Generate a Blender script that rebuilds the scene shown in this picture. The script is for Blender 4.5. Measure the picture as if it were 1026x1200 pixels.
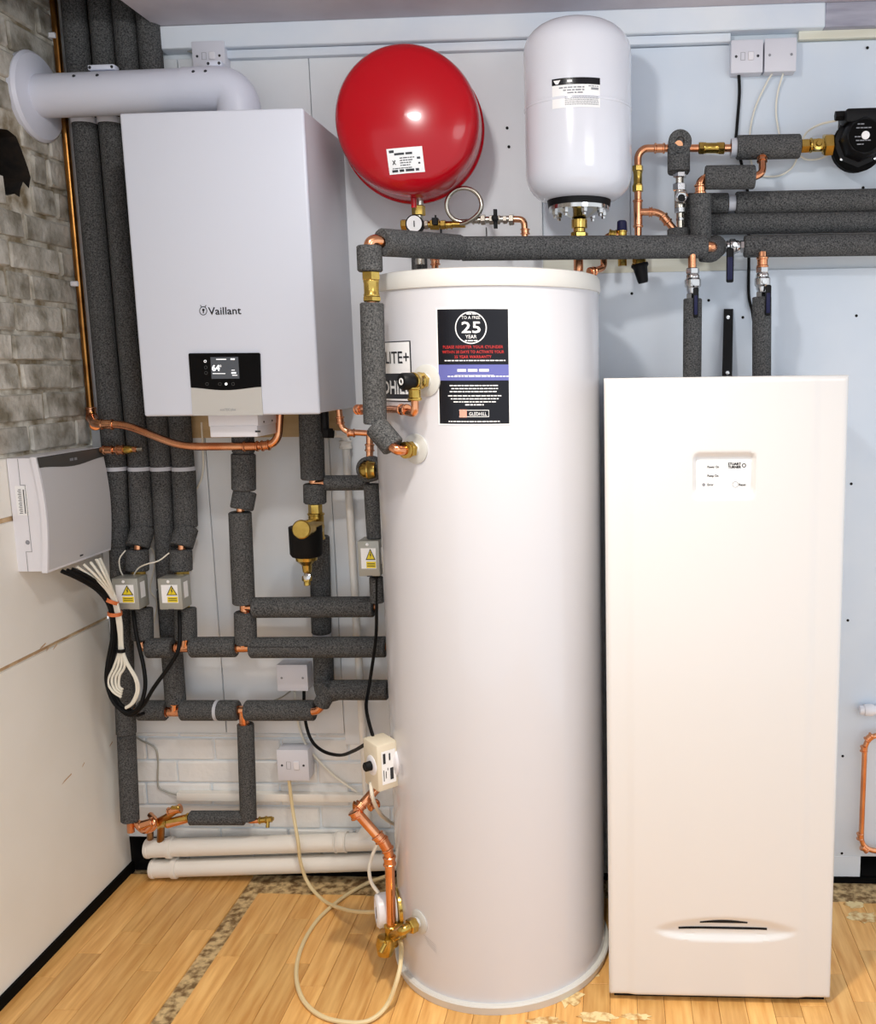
import bpy, bmesh, math, random
from mathutils import Vector, Matrix
random.seed(7)
for _o in list(bpy.data.objects): bpy.data.objects.remove(_o)
SC = bpy.context.scene
COL = SC.collection

# ------------------------------------------------------------------ camera (calibrated from the room's own lines)
F_PX, CX, CY = 1100.0, 660.0, 600.0
D, H = 2.66, 1.533
AX = Vector((0.99852761, 0.0072121, -0.05376423))     # world x axis in camera (right, up, forward)
AY = Vector((0.05203805, 0.15252533, 0.9869286))
AZ = Vector((-0.01531824, 0.98827325, -0.15192545))
CAMP = Vector((0, -D, H))
cam_right = Vector((AX[0], AY[0], AZ[0])); cam_up = Vector((AX[1], AY[1], AZ[1])); cam_fwd = Vector((AX[2], AY[2], AZ[2]))
cd = bpy.data.cameras.new('camera'); cam = bpy.data.objects.new('camera', cd); COL.objects.link(cam)
cd.sensor_fit = 'HORIZONTAL'; cd.sensor_width = 36.0; cd.lens = F_PX / 1026.0 * 36.0
cd.shift_x = (513.0 - CX) / 1026.0; cd.shift_y = 0.0; cd.clip_start = 0.02
m3 = Matrix((cam_right, cam_up, -cam_fwd)).transposed()
cam.matrix_world = Matrix.Translation(CAMP) @ m3.to_4x4()
SC.camera = cam

# ------------------------------------------------------------------ light
SC.view_settings.view_transform = 'Standard'; SC.view_settings.look = 'None'
SC.view_settings.gamma = 1.0; SC.view_settings.use_curve_mapping = False
SC.view_settings.exposure = 0.02
w = bpy.data.worlds.new('room_light'); SC.world = w; w.use_nodes = True
bg = w.node_tree.nodes['Background']; bg.inputs[0].default_value = (0.91, 0.95, 1.0, 1); bg.inputs[1].default_value = 1.18
def lamp(name, loc, energy, size, color, target, spread=180):
    l = bpy.data.lights.new(name, 'AREA'); l.shape = 'DISK'; l.size = size; l.energy = energy; l.color = color; l.spread = math.radians(spread)
    o = bpy.data.objects.new(name, l); COL.objects.link(o); o.location = loc
    o.rotation_euler = (Vector(target) - Vector(loc)).to_track_quat('-Z', 'Y').to_euler()
    return o
lamp('ceiling_lamp', (-0.42, -1.50, 2.42), 8.5, 0.13, (1.0, 0.98, 0.96), (-0.35, -0.4, 1.2))
lamp('ceiling_lamp_second', (0.9, -2.3, 2.42), 8, 0.8, (0.95, 0.98, 1.0), (0.4, 0.0, 1.2))
lamp('floor_bounce_fill', (-0.1, -1.25, 2.44), 9, 0.12, (1.0, 0.90, 0.76), (-0.1, -1.1, 0.0), 95)  # added unseen warm fill, brightens the floor for upward bounce

# ------------------------------------------------------------------ pixel -> place helpers
def ray(x, y):
    u = (x - CX) / F_PX; v = (CY - y) / F_PX
    return cam_right * u + cam_up * v + cam_fwd
def P(x, y, Y=0.0):
    d = ray(x, y); return CAMP + d * ((Y + D) / d.y)
def PX(x, y, X):
    d = ray(x, y); return CAMP + d * (X / d.x)
def PZ(x, y, Z=0.0):
    d = ray(x, y); return CAMP + d * ((Z - H) / d.z)
def M(px, x, y, Y):                       # size in metres of px pixels there
    return (P(x + 1, y, Y) - P(x, y, Y)).length * px
def V3(p):
    if isinstance(p, Vector): return p
    return P(*p) if max(abs(p[0]), abs(p[1])) > 5 else Vector(p)      # (px, py, depth) or a place in metres

# ------------------------------------------------------------------ materials
def srgb(r, g, b):
    f = lambda c: (c / 255) / 12.92 if c / 255 <= 0.04045 else ((c / 255 + 0.055) / 1.055) ** 2.4
    return (f(r), f(g), f(b), 1)
MATS = {}
def mat(name, col, rough=0.5, metal=0.0, col2=None, scale=8.0, detail=4.0, lo=0.35, hi=0.65, bump=0.0, bscale=None,
        stretch=None, coat=0.0, rand=0.0, emit=None, spec=None, aniso=None):
    m = bpy.data.materials.new(name); m.use_nodes = True; nt = m.node_tree; N = nt.nodes; L = nt.links
    b = N['Principled BSDF']; b.inputs['Base Color'].default_value = col; b.inputs['Roughness'].default_value = rough
    b.inputs['Metallic'].default_value = metal
    if coat: b.inputs['Coat Weight'].default_value = coat; b.inputs['Coat Roughness'].default_value = 0.06
    if spec is not None: b.inputs['Specular IOR Level'].default_value = spec
    if emit: b.inputs['Emission Color'].default_value = emit[0]; b.inputs['Emission Strength'].default_value = emit[1]
    out = None
    if col2 or bump:
        tc = N.new('ShaderNodeTexCoord'); mp = N.new('ShaderNodeMapping'); L.new(tc.outputs['Object'], mp.inputs[0])
        if stretch: mp.inputs['Scale'].default_value = stretch
        if rand:
            oi0 = N.new('ShaderNodeObjectInfo'); mu = N.new('ShaderNodeMath'); mu.operation = 'MULTIPLY'; mu.inputs[1].default_value = 37.0
            L.new(oi0.outputs['Random'], mu.inputs[0]); L.new(mu.outputs[0], mp.inputs['Location'])
    if col2:
        nz = N.new('ShaderNodeTexNoise'); nz.inputs['Scale'].default_value = scale; nz.inputs['Detail'].default_value = detail
        L.new(mp.outputs[0], nz.inputs['Vector'])
        cr = N.new('ShaderNodeValToRGB'); cr.color_ramp.elements[0].position = lo; cr.color_ramp.elements[1].position = hi
        cr.color_ramp.elements[0].color = col; cr.color_ramp.elements[1].color = col2
        L.new(nz.outputs[0], cr.inputs[0]); out = cr.outputs[0]
    if rand:
        oi = N.new('ShaderNodeObjectInfo'); mr = N.new('ShaderNodeMapRange')
        mr.inputs['To Min'].default_value = 1 - rand; mr.inputs['To Max'].default_value = 1 + rand
        L.new(oi.outputs['Random'], mr.inputs['Value'])
        mx = N.new('ShaderNodeVectorMath'); mx.operation = 'SCALE'
        if out: L.new(out, mx.inputs[0])
        else: mx.inputs[0].default_value = col[:3]
        L.new(mr.outputs[0], mx.inputs['Scale']); out = mx.outputs[0]
    if out: L.new(out, b.inputs['Base Color'])
    if bump:
        n2 = N.new('ShaderNodeTexNoise'); n2.inputs['Scale'].default_value = bscale or scale; n2.inputs['Detail'].default_value = 3
        L.new(mp.outputs[0], n2.inputs['Vector'])
        bp = N.new('ShaderNodeBump'); bp.inputs['Strength'].default_value = bump; bp.inputs['Distance'].default_value = 0.004
        L.new(n2.outputs[0], bp.inputs['Height']); L.new(bp.outputs[0], b.inputs['Normal'])
    MATS[name] = m
    return m
mat('paint_wall', srgb(214, 224, 233), 0.55, col2=srgb(226, 232, 236), scale=3.0, bump=0.15, bscale=60)
mat('paint_board', srgb(212, 223, 235), 0.5, col2=srgb(226, 233, 240), scale=2.5, bump=0.08, bscale=40, rand=0.02)
mat('board_warm_lit', srgb(222, 227, 231), 0.5, col2=srgb(234, 236, 238), scale=2.5, bump=0.08, bscale=40, rand=0.02)  # board paint tone with the light on the left panels put into colour
mat('paint_brick', srgb(228, 229, 228), 0.6, col2=srgb(238, 237, 234), scale=9, bump=0.5, bscale=45, rand=0.02)
mat('paint_left', srgb(234, 231, 222), 0.5, col2=srgb(242, 240, 233), scale=2.0, bump=0.1, bscale=50)
mat('raw_edge', srgb(186, 150, 112), 0.8, col2=srgb(214, 188, 150), scale=25, bump=0.3)
mat('old_brick', srgb(122, 116, 100), 0.85, col2=srgb(206, 203, 194), scale=14, detail=8, lo=0.32, hi=0.62, bump=1.0, bscale=70, rand=0.12)
mat('old_mortar', srgb(132, 118, 92), 0.9, col2=srgb(214, 210, 198), scale=18, detail=8, lo=0.35, hi=0.6, bump=1.0, bscale=60)
mat('ceiling_paint', srgb(205, 200, 206), 0.7, col2=srgb(188, 182, 190), scale=4, bump=0.3, bscale=30)
mat('beam_paint', srgb(216, 226, 238), 0.5, col2=srgb(228, 234, 240), scale=5, bump=0.15, bscale=40)
mat('beam_bare', srgb(150, 150, 165), 0.7, col2=srgb(176, 176, 190), scale=6, stretch=(1, 8, 8), bump=0.3)
mat('pale_timber', srgb(216, 214, 196), 0.6, col2=srgb(226, 226, 212), scale=6, stretch=(1, 8, 8))
mat('void', srgb(14, 12, 11), 0.9)
mat('hole_dark', srgb(18, 15, 13), 0.95, col2=srgb(40, 32, 24), scale=30, bump=0.8)  # mottled near-black lining of the hole in the brickwork
mat('flat_black', srgb(8, 8, 8), 0.8, spec=0.1)  # flat black for pump parts and strips along the wall foot
mat('laminate', srgb(208, 150, 80), 0.36, col2=srgb(238, 190, 118), scale=5, detail=6, stretch=(14, 1.2, 1), lo=0.3, hi=0.7, rand=0.14)
mat('subfloor', srgb(120, 92, 56), 0.9, col2=srgb(214, 186, 136), scale=48, detail=8, lo=0.38, hi=0.6, bump=1.0, bscale=60)
mat('residue', srgb(236, 214, 160), 0.8, col2=srgb(190, 140, 78), scale=35, detail=6, lo=0.45, hi=0.62, bump=0.5, bscale=80)
mat('foam', srgb(46, 47, 49), 0.95, col2=srgb(108, 108, 107), scale=300, detail=2, lo=0.30, hi=0.72, bump=0.3, bscale=300, spec=0.1)
mat('foam_print', srgb(52, 52, 52), 0.9)
mat('copper', srgb(236, 172, 130), 0.18, 1.0, col2=srgb(214, 138, 96), scale=16, lo=0.4, hi=0.7)
mat('copper_dull', srgb(176, 124, 66), 0.30, 1.0, col2=srgb(128, 84, 44), scale=16, lo=0.4, hi=0.7)
mat('brass', srgb(206, 176, 96), 0.22, 1.0, col2=srgb(180, 148, 72), scale=30)
mat('chrome', srgb(205, 205, 205), 0.14, 1.0)
mat('nickel', srgb(190, 184, 172), 0.25, 1.0)
mat('black_plastic', srgb(14, 14, 16), 0.5, spec=0.2)
mat('black_rubber', srgb(10, 10, 11), 0.6, spec=0.2)
mat('navy_plastic', srgb(26, 28, 66), 0.45, spec=0.25)
mat('white_plastic', srgb(232, 231, 236), 0.35)
mat('lilac_plastic', srgb(216, 217, 226), 0.4)
mat('white_enamel', srgb(224, 227, 236), 0.16, coat=0.3)
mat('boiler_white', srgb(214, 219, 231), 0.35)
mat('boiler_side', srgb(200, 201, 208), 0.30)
mat('tank_white', srgb(211, 211, 216), 0.22, coat=0.4)
mat('tank_cap', srgb(214, 213, 208), 0.4)
mat('cabinet_white', srgb(225, 224, 223), 0.25, coat=0.2)
mat('pvc', srgb(238, 234, 226), 0.35)
mat('flue_white', srgb(218, 222, 236), 0.4)
mat('red_enamel', srgb(178, 3, 22), 0.2, coat=0.25, spec=0.3)
mat('grey_panel', srgb(203, 203, 205), 0.45)
mat('dark_band', srgb(72, 72, 70), 0.5)
mat('silver', srgb(196, 194, 188), 0.4)
mat('glass_black', srgb(6, 6, 8), 0.2, spec=0.15)
mat('screen', srgb(74, 78, 84), 0.3, emit=(srgb(70, 74, 80), 0.25))
mat('screen_lit', srgb(245, 248, 250), 0.4, emit=((1, 1, 1, 1), 0.6))
mat('ink', srgb(40, 42, 48), 0.5)
mat('ink_grey', srgb(140, 142, 148), 0.5)
mat('print_white', srgb(244, 244, 244), 0.4)
mat('print_red', srgb(214, 52, 48), 0.4)
mat('print_pink', srgb(226, 160, 140), 0.4)
mat('print_blue', srgb(96, 100, 168), 0.4)
mat('sticker_black', srgb(12, 12, 20), 0.25, spec=0.35)
mat('sticker_white', srgb(246, 246, 246), 0.4)
mat('warn_yellow', srgb(240, 214, 30), 0.45)
mat('box_grey', srgb(168, 168, 160), 0.4, 0.3)
mat('cable_white', srgb(232, 228, 214), 0.45)
mat('cable_cream', srgb(226, 206, 160), 0.45)
mat('tie_orange', srgb(214, 116, 62), 0.5)
mat('tape', srgb(196, 198, 206), 0.5)
mat('cream_plastic', srgb(222, 212, 190), 0.4)
mat('clear_plastic', srgb(200, 200, 196), 0.3)
mat('plywood', srgb(186, 158, 116), 0.7, col2=srgb(204, 178, 134), scale=6, stretch=(1, 6, 6))

# ------------------------------------------------------------------ mesh builder
class MB:
    def __init__(s): s.v = []; s.f = []
    def add(s, vs, fs):
        k = len(s.v); s.v += [Vector(v) for v in vs]; s.f += [tuple(i + k for i in f) for f in fs]; return s
    def box(s, lo, hi, bev=0.0, seg=2):
        lo = Vector(lo); hi = Vector(hi)
        bm = bmesh.new(); bmesh.ops.create_cube(bm, size=1)
        for v in bm.verts: v.co = Vector(((lo.x + hi.x) / 2 + v.co.x * (hi.x - lo.x), (lo.y + hi.y) / 2 + v.co.y * (hi.y - lo.y), (lo.z + hi.z) / 2 + v.co.z * (hi.z - lo.z)))
        if bev: bmesh.ops.bevel(bm, geom=list(bm.edges), offset=bev, segments=seg, affect='EDGES', profile=0.5)
        return s.bm(bm)
    def bm(s, bm, mtx=None):
        bm.verts.index_update()
        vs = [(mtx @ v.co if mtx else v.co.copy()) for v in bm.verts]; fs = [[v.index for v in f.verts] for f in bm.faces]; bm.free()
        return s.add(vs, fs)
    def rings(s, rs, closed_ends=(True, True), loop=False):
        n = len(rs[0]); k = len(s.v)
        for r in rs: s.v += [Vector(p) for p in r]
        m = len(rs)
        for i in range(m if loop else m - 1):
            a = k + i * n; b = k + ((i + 1) % m) * n
            for j in range(n): s.f.append((a + j, a + (j + 1) % n, b + (j + 1) % n, b + j))
        if not loop:
            if closed_ends[0]: s.f.append(tuple(k + j for j in reversed(range(n))))
            if closed_ends[1]: s.f.append(tuple(k + (m - 1) * n + j for j in range(n)))
        return s
    def tube(s, pts, r, n=12, bend=0.0, smooth=False, closed=False):
        pts = [V3(p) for p in pts]
        if bend: pts = fillet(pts, bend)
        if smooth: pts = spline(pts, closed=closed)
        m = len(pts); rr = r if isinstance(r, (list, tuple)) else [r] * m
        tg = []
        for i in range(m):
            if closed: d = pts[(i + 1) % m] - pts[i - 1]
            else: d = pts[min(i + 1, m - 1)] - pts[max(i - 1, 0)]
            tg.append(d.normalized())
        up = Vector((0, 0, 1)) if abs(tg[0].z) < 0.9 else Vector((1, 0, 0))
        u = tg[0].cross(up).normalized(); out = []
        for i in range(m):
            u = (u - tg[i] * u.dot(tg[i])).normalized(); v = tg[i].cross(u)
            out.append([pts[i] + (u * math.cos(2 * math.pi * j / n) + v * math.sin(2 * math.pi * j / n)) * rr[i] for j in range(n)])
        return s.rings(out, loop=closed)
    def lathe(s, o, axis, prof, n=24, loop=False, rot=0.0):
        o = V3(o); a = Vector(axis).normalized(); up = Vector((0, 0, 1)) if abs(a.z) < 0.9 else Vector((1, 0, 0))
        u = a.cross(up).normalized(); v = a.cross(u)
        rs = []
        for (t, r) in prof:
            r = max(r, 1e-5)
            rs.append([o + a * t + (u * math.cos(2 * math.pi * j / n + rot) + v * math.sin(2 * math.pi * j / n + rot)) * r for j in range(n)])
        return s.rings(rs, loop=loop)
    def prism(s, poly, ext):
        poly = [Vector(p) for p in poly]; n = len(poly); ext = Vector(ext)
        return s.add(poly + [p + ext for p in poly], [tuple(range(n)), tuple(range(2 * n - 1, n - 1, -1))] + [(i, i + n, (i + 1) % n + n, (i + 1) % n) for i in range(n)])
def fillet(pts, rad, k=6):
    out = [pts[0]]
    for i in range(1, len(pts) - 1):
        a, b, c = pts[i - 1], pts[i], pts[i + 1]
        d1 = (a - b); d2 = (c - b); l = min(rad, d1.length * 0.49, d2.length * 0.49)
        p = b + d1.normalized() * l; q = b + d2.normalized() * l
        for j in range(k + 1):
            t = j / k; out.append(p * (1 - t) ** 2 + b * 2 * t * (1 - t) + q * t * t)
    out.append(pts[-1]); return out
def spline(pts, k=7, closed=False):
    out = []; n = len(pts)
    g = (lambda i: pts[i % n]) if closed else (lambda i: pts[max(0, min(n - 1, i))])
    for i in range(n if closed else n - 1):
        a, b, c, d = g(i - 1), g(i), g(i + 1), g(i + 2)
        for j in range(k):
            t = j / k
            out.append(0.5 * ((2 * b) + (c - a) * t + (2 * a - 5 * b + 4 * c - d) * t * t + (3 * b - a - 3 * c + d) * t ** 3))
    if not closed: out.append(pts[-1])
    return out

ORG = {}
def obj(name, mb, material, parent=None, smooth=True, origin=None):
    me = bpy.data.meshes.new(name); o = bpy.data.objects.new(name, me); COL.objects.link(o)
    if parent is not None: org = ORG[parent]
    elif origin is not None: org = Vector(origin)
    else:
        xs = [v.x for v in mb.v]; ys = [v.y for v in mb.v]; zs = [v.z for v in mb.v]
        org = Vector(((min(xs) + max(xs)) / 2, (min(ys) + max(ys)) / 2, min(zs)))
    me.from_pydata([v - org for v in mb.v], [], mb.f); me.update()
    bm = bmesh.new(); bm.from_mesh(me); bmesh.ops.recalc_face_normals(bm, faces=bm.faces); bm.to_mesh(me); bm.free()
    if smooth:
        me.polygons.foreach_set('use_smooth', [True] * len(me.polygons)); me.set_sharp_from_angle(angle=math.radians(38))
    me.materials.append(MATS[material])
    if parent is not None: o.parent = parent
    else: o.location = org
    ORG[o] = org
    return o
def tag(o, label, cat, group=None):
    o['label'] = label; o['category'] = cat
    if group: o['group'] = group
    return o
def thing(name, label, cat, loc, group=None):
    o = bpy.data.objects.new(name, None); COL.objects.link(o); o.location = V3(loc); o.empty_display_size = 0.05
    ORG[o] = V3(loc); return tag(o, label, cat, group)
def struct(name, mb, material, smooth=True):
    o = obj(name, mb, material, None, smooth, origin=(0, 0, 0)); o['kind'] = 'structure'; return o

# ---- flat print helpers: 2-D shapes mapped onto a surface
_TX = {}
def glyphs(s):
    if s in _TX: return _TX[s]
    cu = bpy.data.curves.new('t', 'FONT'); cu.body = s; cu.size = 1.0 / 0.72; cu.resolution_u = 2; cu.fill_mode = 'FRONT'
    o = bpy.data.objects.new('t', cu); COL.objects.link(o)
    me = bpy.data.meshes.new_from_object(o.evaluated_get(bpy.context.evaluated_depsgraph_get()))
    vs = [(v.co.x, v.co.y) for v in me.vertices]; fs = [tuple(p.vertices) for p in me.polygons]
    bpy.data.objects.remove(o); bpy.data.curves.remove(cu); bpy.data.meshes.remove(me)
    x0 = min(v[0] for v in vs); x1 = max(v[0] for v in vs)
    _TX[s] = ([(x - x0, y) for x, y in vs], fs, x1 - x0); return _TX[s]
class Print:
    """collects shapes in (u, v) of a surface given by f(u, v) -> point"""
    def __init__(s, f): s.f = f; s.mb = MB()
    def text(s, t, u, v, h, w=None, align='L', bold=0.0):
        vs, fs, tw = glyphs(t); k = (w / tw) if w else h
        if align == 'C': u -= tw * k / 2
        if align == 'R': u -= tw * k
        s.mb.add([s.f(u + x * k, v + y * h) for x, y in vs], fs)
        if bold:
            s.mb.add([s.f(u + bold + x * k, v + y * h) for x, y in vs], fs); s.mb.add([s.f(u + x * k, v + bold + y * h) for x, y in vs], fs)
        return s
    def rect(s, u0, v0, u1, v1, n=1):
        vs = []; fs = []
        for i in range(n + 1):
            u = u0 + (u1 - u0) * i / n; vs += [s.f(u, v0), s.f(u, v1)]
            if i: fs.append((2 * i - 2, 2 * i, 2 * i + 1, 2 * i - 1))
        s.mb.add(vs, fs); return s
    def poly(s, pts): s.mb.add([s.f(*p) for p in pts], [tuple(range(len(pts)))]); return s
    def ring(s, u, v, r, t, n=28, sy=1.0):
        vs = []; fs = []
        for i in range(n):
            a = 2 * math.pi * i / n
            vs += [s.f(u + math.cos(a) * r, v + math.sin(a) * r * sy), s.f(u + math.cos(a) * (r - t), v + math.sin(a) * (r - t) * sy)]
            j = (i + 1) % n; fs.append((2 * i, 2 * j, 2 * j + 1, 2 * i + 1))
        s.mb.add(vs, fs); return s
    def disc(s, u, v, r, n=18, sy=1.0): return s.poly([(u + math.cos(2 * math.pi * i / n) * r, v + math.sin(2 * math.pi * i / n) * r * sy) for i in range(n)])
    def micro(s, u0, v, u1, h, seed=0):                       # a line of print too fine to read
        rg = random.Random(seed); u = u0
        while u < u1 - h:
            l = min(rg.uniform(1.5, 5) * h, u1 - u); s.rect(u, v, u + l, v + h); u += l + h * 0.7
        return s
    def out(s, name, material, parent): return obj(name, s.mb, material, parent, smooth=False)
def facing(o, ux=Vector((1, 0, 0)), uy=Vector((0, 0, 1)), lift=Vector((0, -0.0006, 0))):
    o = V3(o); return lambda u, v, k=1: o + ux * u + uy * v + lift * k
def lifted(f, k): return lambda u, v: f(u, v, k)

# ------------------------------------------------------------------ pipe helpers (points are (px, py, depth))
def sleeve(t, a, b, wpx, ri=0.012, name='foam_sleeve', material='foam', n=20):
    a = V3(a); b = V3(b); d = b - a; L = d.length
    r = wpx if wpx < 1 else None
    if r is None:
        mid = (a + b) / 2; r = wpx * (mid.y + D) / F_PX / 2
    ri = min(ri, r * 0.6); c = r * 0.10
    mb = MB().lathe(a, d, [(0, ri), (0, r - c), (c, r), (L * 0.5, r * 1.006), (L - c, r), (L, r - c), (L, ri)], n, loop=True)
    return obj(name, mb, material, t)
def foam_elbow(t, pts, wpx, bend=0.05, name='foam_elbow'):
    pts = [V3(p) for p in pts]; r = wpx * (pts[0].y + D) / F_PX / 2
    return obj(name, MB().tube(pts, r, 18, bend=bend), 'foam', t)
def pipe(t, pts, r=0.011, bend=0.03, name='copper_pipe', material='copper', n=14):
    return obj(name, MB().tube(pts, r, n, bend=bend), material, t)
def fitting(t, a, b, r=0.0125, name='copper_coupling', material='copper', bead=0.0022):
    a = V3(a); b = V3(b); L = (b - a).length
    e = min(0.005, L * 0.2)
    return obj(name, MB().lathe(a, b - a, [(0, r), (e * 0.4, r + bead), (e, r + bead), (e * 1.4, r), (L - e * 1.4, r), (L - e, r + bead), (L - e * 0.4, r + bead), (L, r)], 16), material, t)
def nut(t, a, b, r, name='hex_nut', material='brass', rot=0.3):
    a = V3(a); b = V3(b); L = (b - a).length; c = r * 0.12
    return obj(name, MB().lathe(a, b - a, [(0, r - c), (c, r), (L - c, r), (L, r - c)], 6, rot=rot), material, t)
def tee(t, c, a, b, e, r=0.0135, name='copper_tee', material='copper'):
    c, a, b, e = V3(c), V3(a), V3(b), V3(e)
    mb = MB().tube([a, b], r, 14).tube([c, e], r, 14)
    for q in (a, b, e):
        d = (c - q).normalized(); mb.lathe(q, d, [(0, r), (0.001, r + 0.002), (0.004, r + 0.002), (0.005, r)], 14)
    return obj(name, mb, material, t)
def band(t, c, axis, r, wd=0.008, name='strap', material='tape'):
    return obj(name, MB().lathe(V3(c) - Vector(axis).normalized() * wd / 2, axis, [(0, r - 0.002), (0, r + 0.0015), (wd, r + 0.0015), (wd, r - 0.002)], 20, loop=True), material, t)
def cable(name, label, pts, r, material, cat='cable', group=None, parent=None):
    mb = MB().tube(pts, r, 8, smooth=True); o = obj(name, mb, material, parent)
    return tag(o, label, cat, group) if parent is None else o
def screw(t, c, axis, r=0.004, material='nickel', name='screw'):
    return obj(name, MB().lathe(c, axis, [(0, r), (0.0015, r * 0.8), (0.002, 0)], 10), material, t)

# ================================================================== THE SETTING
XL = -1.515
def rect_face(mb, x0, x1, z0, z1, y): mb.add([(x0, y, z0), (x1, y, z0), (x1, y, z1), (x0, y, z1)], [(0, 1, 2, 3)])
# ---- left wall: bare brick above, boarding below, an old hole in the brickwork
Z_BR = 1.335
hole_px = [(0, 150), (12, 152), (22, 160), (27, 172), (31, 183), (36, 197), (39, 208), (37, 221), (30, 213), (27, 222), (26, 231), (20, 227), (12, 229), (0, 226)]
hole = [PX(x, y, XL) for x, y in hole_px]
hole = [(p.y, p.z) for p in hole] + [(-0.40, 1.98), (-0.47, 2.03), (-0.48, 2.10), (-0.42, 2.16), (-0.34, 2.15)]
bm = bmesh.new()
outer = [(-2.8, Z_BR - 0.01), (0.02, Z_BR - 0.01), (0.02, 3.0), (-2.8, 3.0)]
es = []
for loop in (outer, hole):
    vs = [bm.verts.new((XL - 0.007, a, b)) for a, b in loop]
    es += [bm.edges.new((vs[i], vs[(i + 1) % len(vs)])) for i in range(len(vs))]
bmesh.ops.triangle_fill(bm, use_beauty=True, edges=es)
wl = MB().bm(bm)
wall_left = struct('wall_left', wl, 'old_mortar', smooth=False)
n = len(hole); cav = MB()
cav.add([(XL - 0.007, a, b) for a, b in hole] + [(XL - 0.22, a, b) for a, b in hole],
        [(i, (i + 1) % n, (i + 1) % n + n, i + n) for i in range(n)] + [tuple(range(n, 2 * n))])
o = obj('cavity', cav, 'hole_dark', wall_left, smooth=False); o['label'] = 'dark broken hole in the brickwork'
# bricks one by one
def brick(parent, lo, hi, material, jit=0.002):
    mb = MB().box(lo, hi, 0.004, 1)
    for v in mb.v: v += Vector((random.uniform(-jit, jit), random.uniform(-jit, jit), random.uniform(-jit, jit)))
    return obj('brick', mb, material, parent, smooth=False)
row = 0; z = Z_BR + 0.004
while z < 2.88:
    y = 0.0 - (0.0 if row % 2 else 0.07) - random.uniform(0, 0.02)
    edges = [0.0] + ([y] if y < -0.03 else [])
    while edges[-1] > -1.15: edges.append(edges[-1] - (random.choice((0.215, 0.215, 0.105)) + random.uniform(-0.008, 0.008)))
    hz = 0.066 + random.uniform(-0.004, 0.004)
    for y1, y0 in zip(edges[:-1], edges[1:]):
        a, b = y0 + 0.006, y1 - 0.006
        zs = [q for q in hole if z - 0.01 < q[1] < z + hz + 0.01]
        if zs or (1.99 < z + hz / 2 < 2.15):
            hm = max([q[0] for q in zs] or [-0.2]); hn = -0.48
            if b < hm and a > hn: continue
            if a < hm < b: a = hm + 0.004
        if b - a > 0.02:
            brick(wall_left, (XL - 0.03, a, z), (XL + random.uniform(-0.002, 0.004), b, z + hz), 'old_brick')
    z += hz + 0.012; row += 1
# boarding on the lower half
b1, b2 = 1.178, 0.815
for (z0, z1, th) in ((b1 + 0.006, Z_BR - 0.004, 0.010), (b2 + 0.005, b1 - 0.006, 0.012), (0.026, b2 - 0.005, 0.012)):
    mb = MB().box((XL - 0.012, -2.8, z0), (XL + th - 0.010, 0.0, z1), 0.0015, 1)
    obj('panel', mb, 'paint_left', wall_left)
obj('backing', MB().box((XL - 0.03, -2.8, 0.0), (XL - 0.006, 0.0, Z_BR - 0.012)), 'raw_edge', wall_left, smooth=False)
for zz in (b1, b2):
    obj('batten', MB().box((XL - 0.012, -2.8, zz - 0.008), (XL - 0.0045, 0.0, zz + 0.008)), 'raw_edge', wall_left, smooth=False)
mb = MB()
for x, y, l in ((46, 762, 0.03), (54, 764, 0.016), (62, 762, 0.02), (72, 920, 0.05), (96, 900, 0.015), (128, 876, 0.02)):
    c = PX(x, y, XL + 0.0028); mb.add([c, c + Vector((0, l, 0.008)), c + Vector((0, l, 0.012)), c + Vector((0, l * 0.3, 0.006))], [(0, 1, 2, 3)])
obj('paint_chip', mb, 'raw_edge', wall_left, smooth=False)
bl = struct('shadow_gap_left', MB().box((XL - 0.03, -2.8, -0.004), (XL + 0.010, 0.0, 0.030)), 'flat_black', smooth=False)  # black strip standing in for the shadow gap below the boarding

# ---- back wall
XH = -1.385; ZH = 0.112                                    # dark void in the bottom corner
xr0 = P(1007, 1015).x; zr = P(1015, 1003).z
wb = MB()
rect_face(wb, XL, 1.7, ZH, 3.0, 0.0); rect_face(wb, XH, xr0, 0, ZH, 0.0); rect_face(wb, xr0, 1.7, zr, ZH, 0.0); rect_face(wb, xr0 + 0.25, 1.7, 0, zr, 0.0)
wall_back = struct('wall_back', wb, 'paint_wall', smooth=False)
cav = MB()
for x0, x1, zt in ((XL, XH, ZH), (xr0, xr0 + 0.25, zr)):
    cav.add([(x0, 0, 0), (x1, 0, 0), (x1, 0, zt), (x0, 0, zt), (x0, 0.18, 0), (x1, 0.18, 0), (x1, 0.18, zt), (x0, 0.18, zt)],
            [(0, 1, 5, 4), (1, 2, 6, 5), (2, 3, 7, 6), (3, 0, 4, 7), (4, 5, 6, 7)])
o = obj('cavity', cav, 'void', wall_back, smooth=False); o['label'] = 'dark gap at the foot of the wall'
XS1 = P(255, 700).x; XS2 = P(396, 700).x; XS3 = P(701, 600).x; ZT = P(600, 57).z; ZS = P(780, 319).z; ZU = P(780, 302).z; ZB = P(300, 858).z
def wpanel(x0, x1, z0, z1, th=0.009, material='paint_board'):
    return obj('panel', MB().box((x0 + 0.0012, -th, z0), (x1 - 0.0012, 0.02, z1), 0.0012, 1), material, wall_back)
wpanel(XL + 0.002, XS1, ZB, ZT, 0.009, 'board_warm_lit'); wpanel(XS1, XS2, ZB, ZT, 0.008, 'board_warm_lit'); wpanel(XS2, P(636, 260).x, 0.42, ZT, 0.009, 'board_warm_lit')
wpanel(P(636, 260).x, P(738, 200).x, ZU, ZT, 0.007); wpanel(P(738, 200).x, 1.7, ZU, ZT - 0.012, 0.009)
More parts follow.
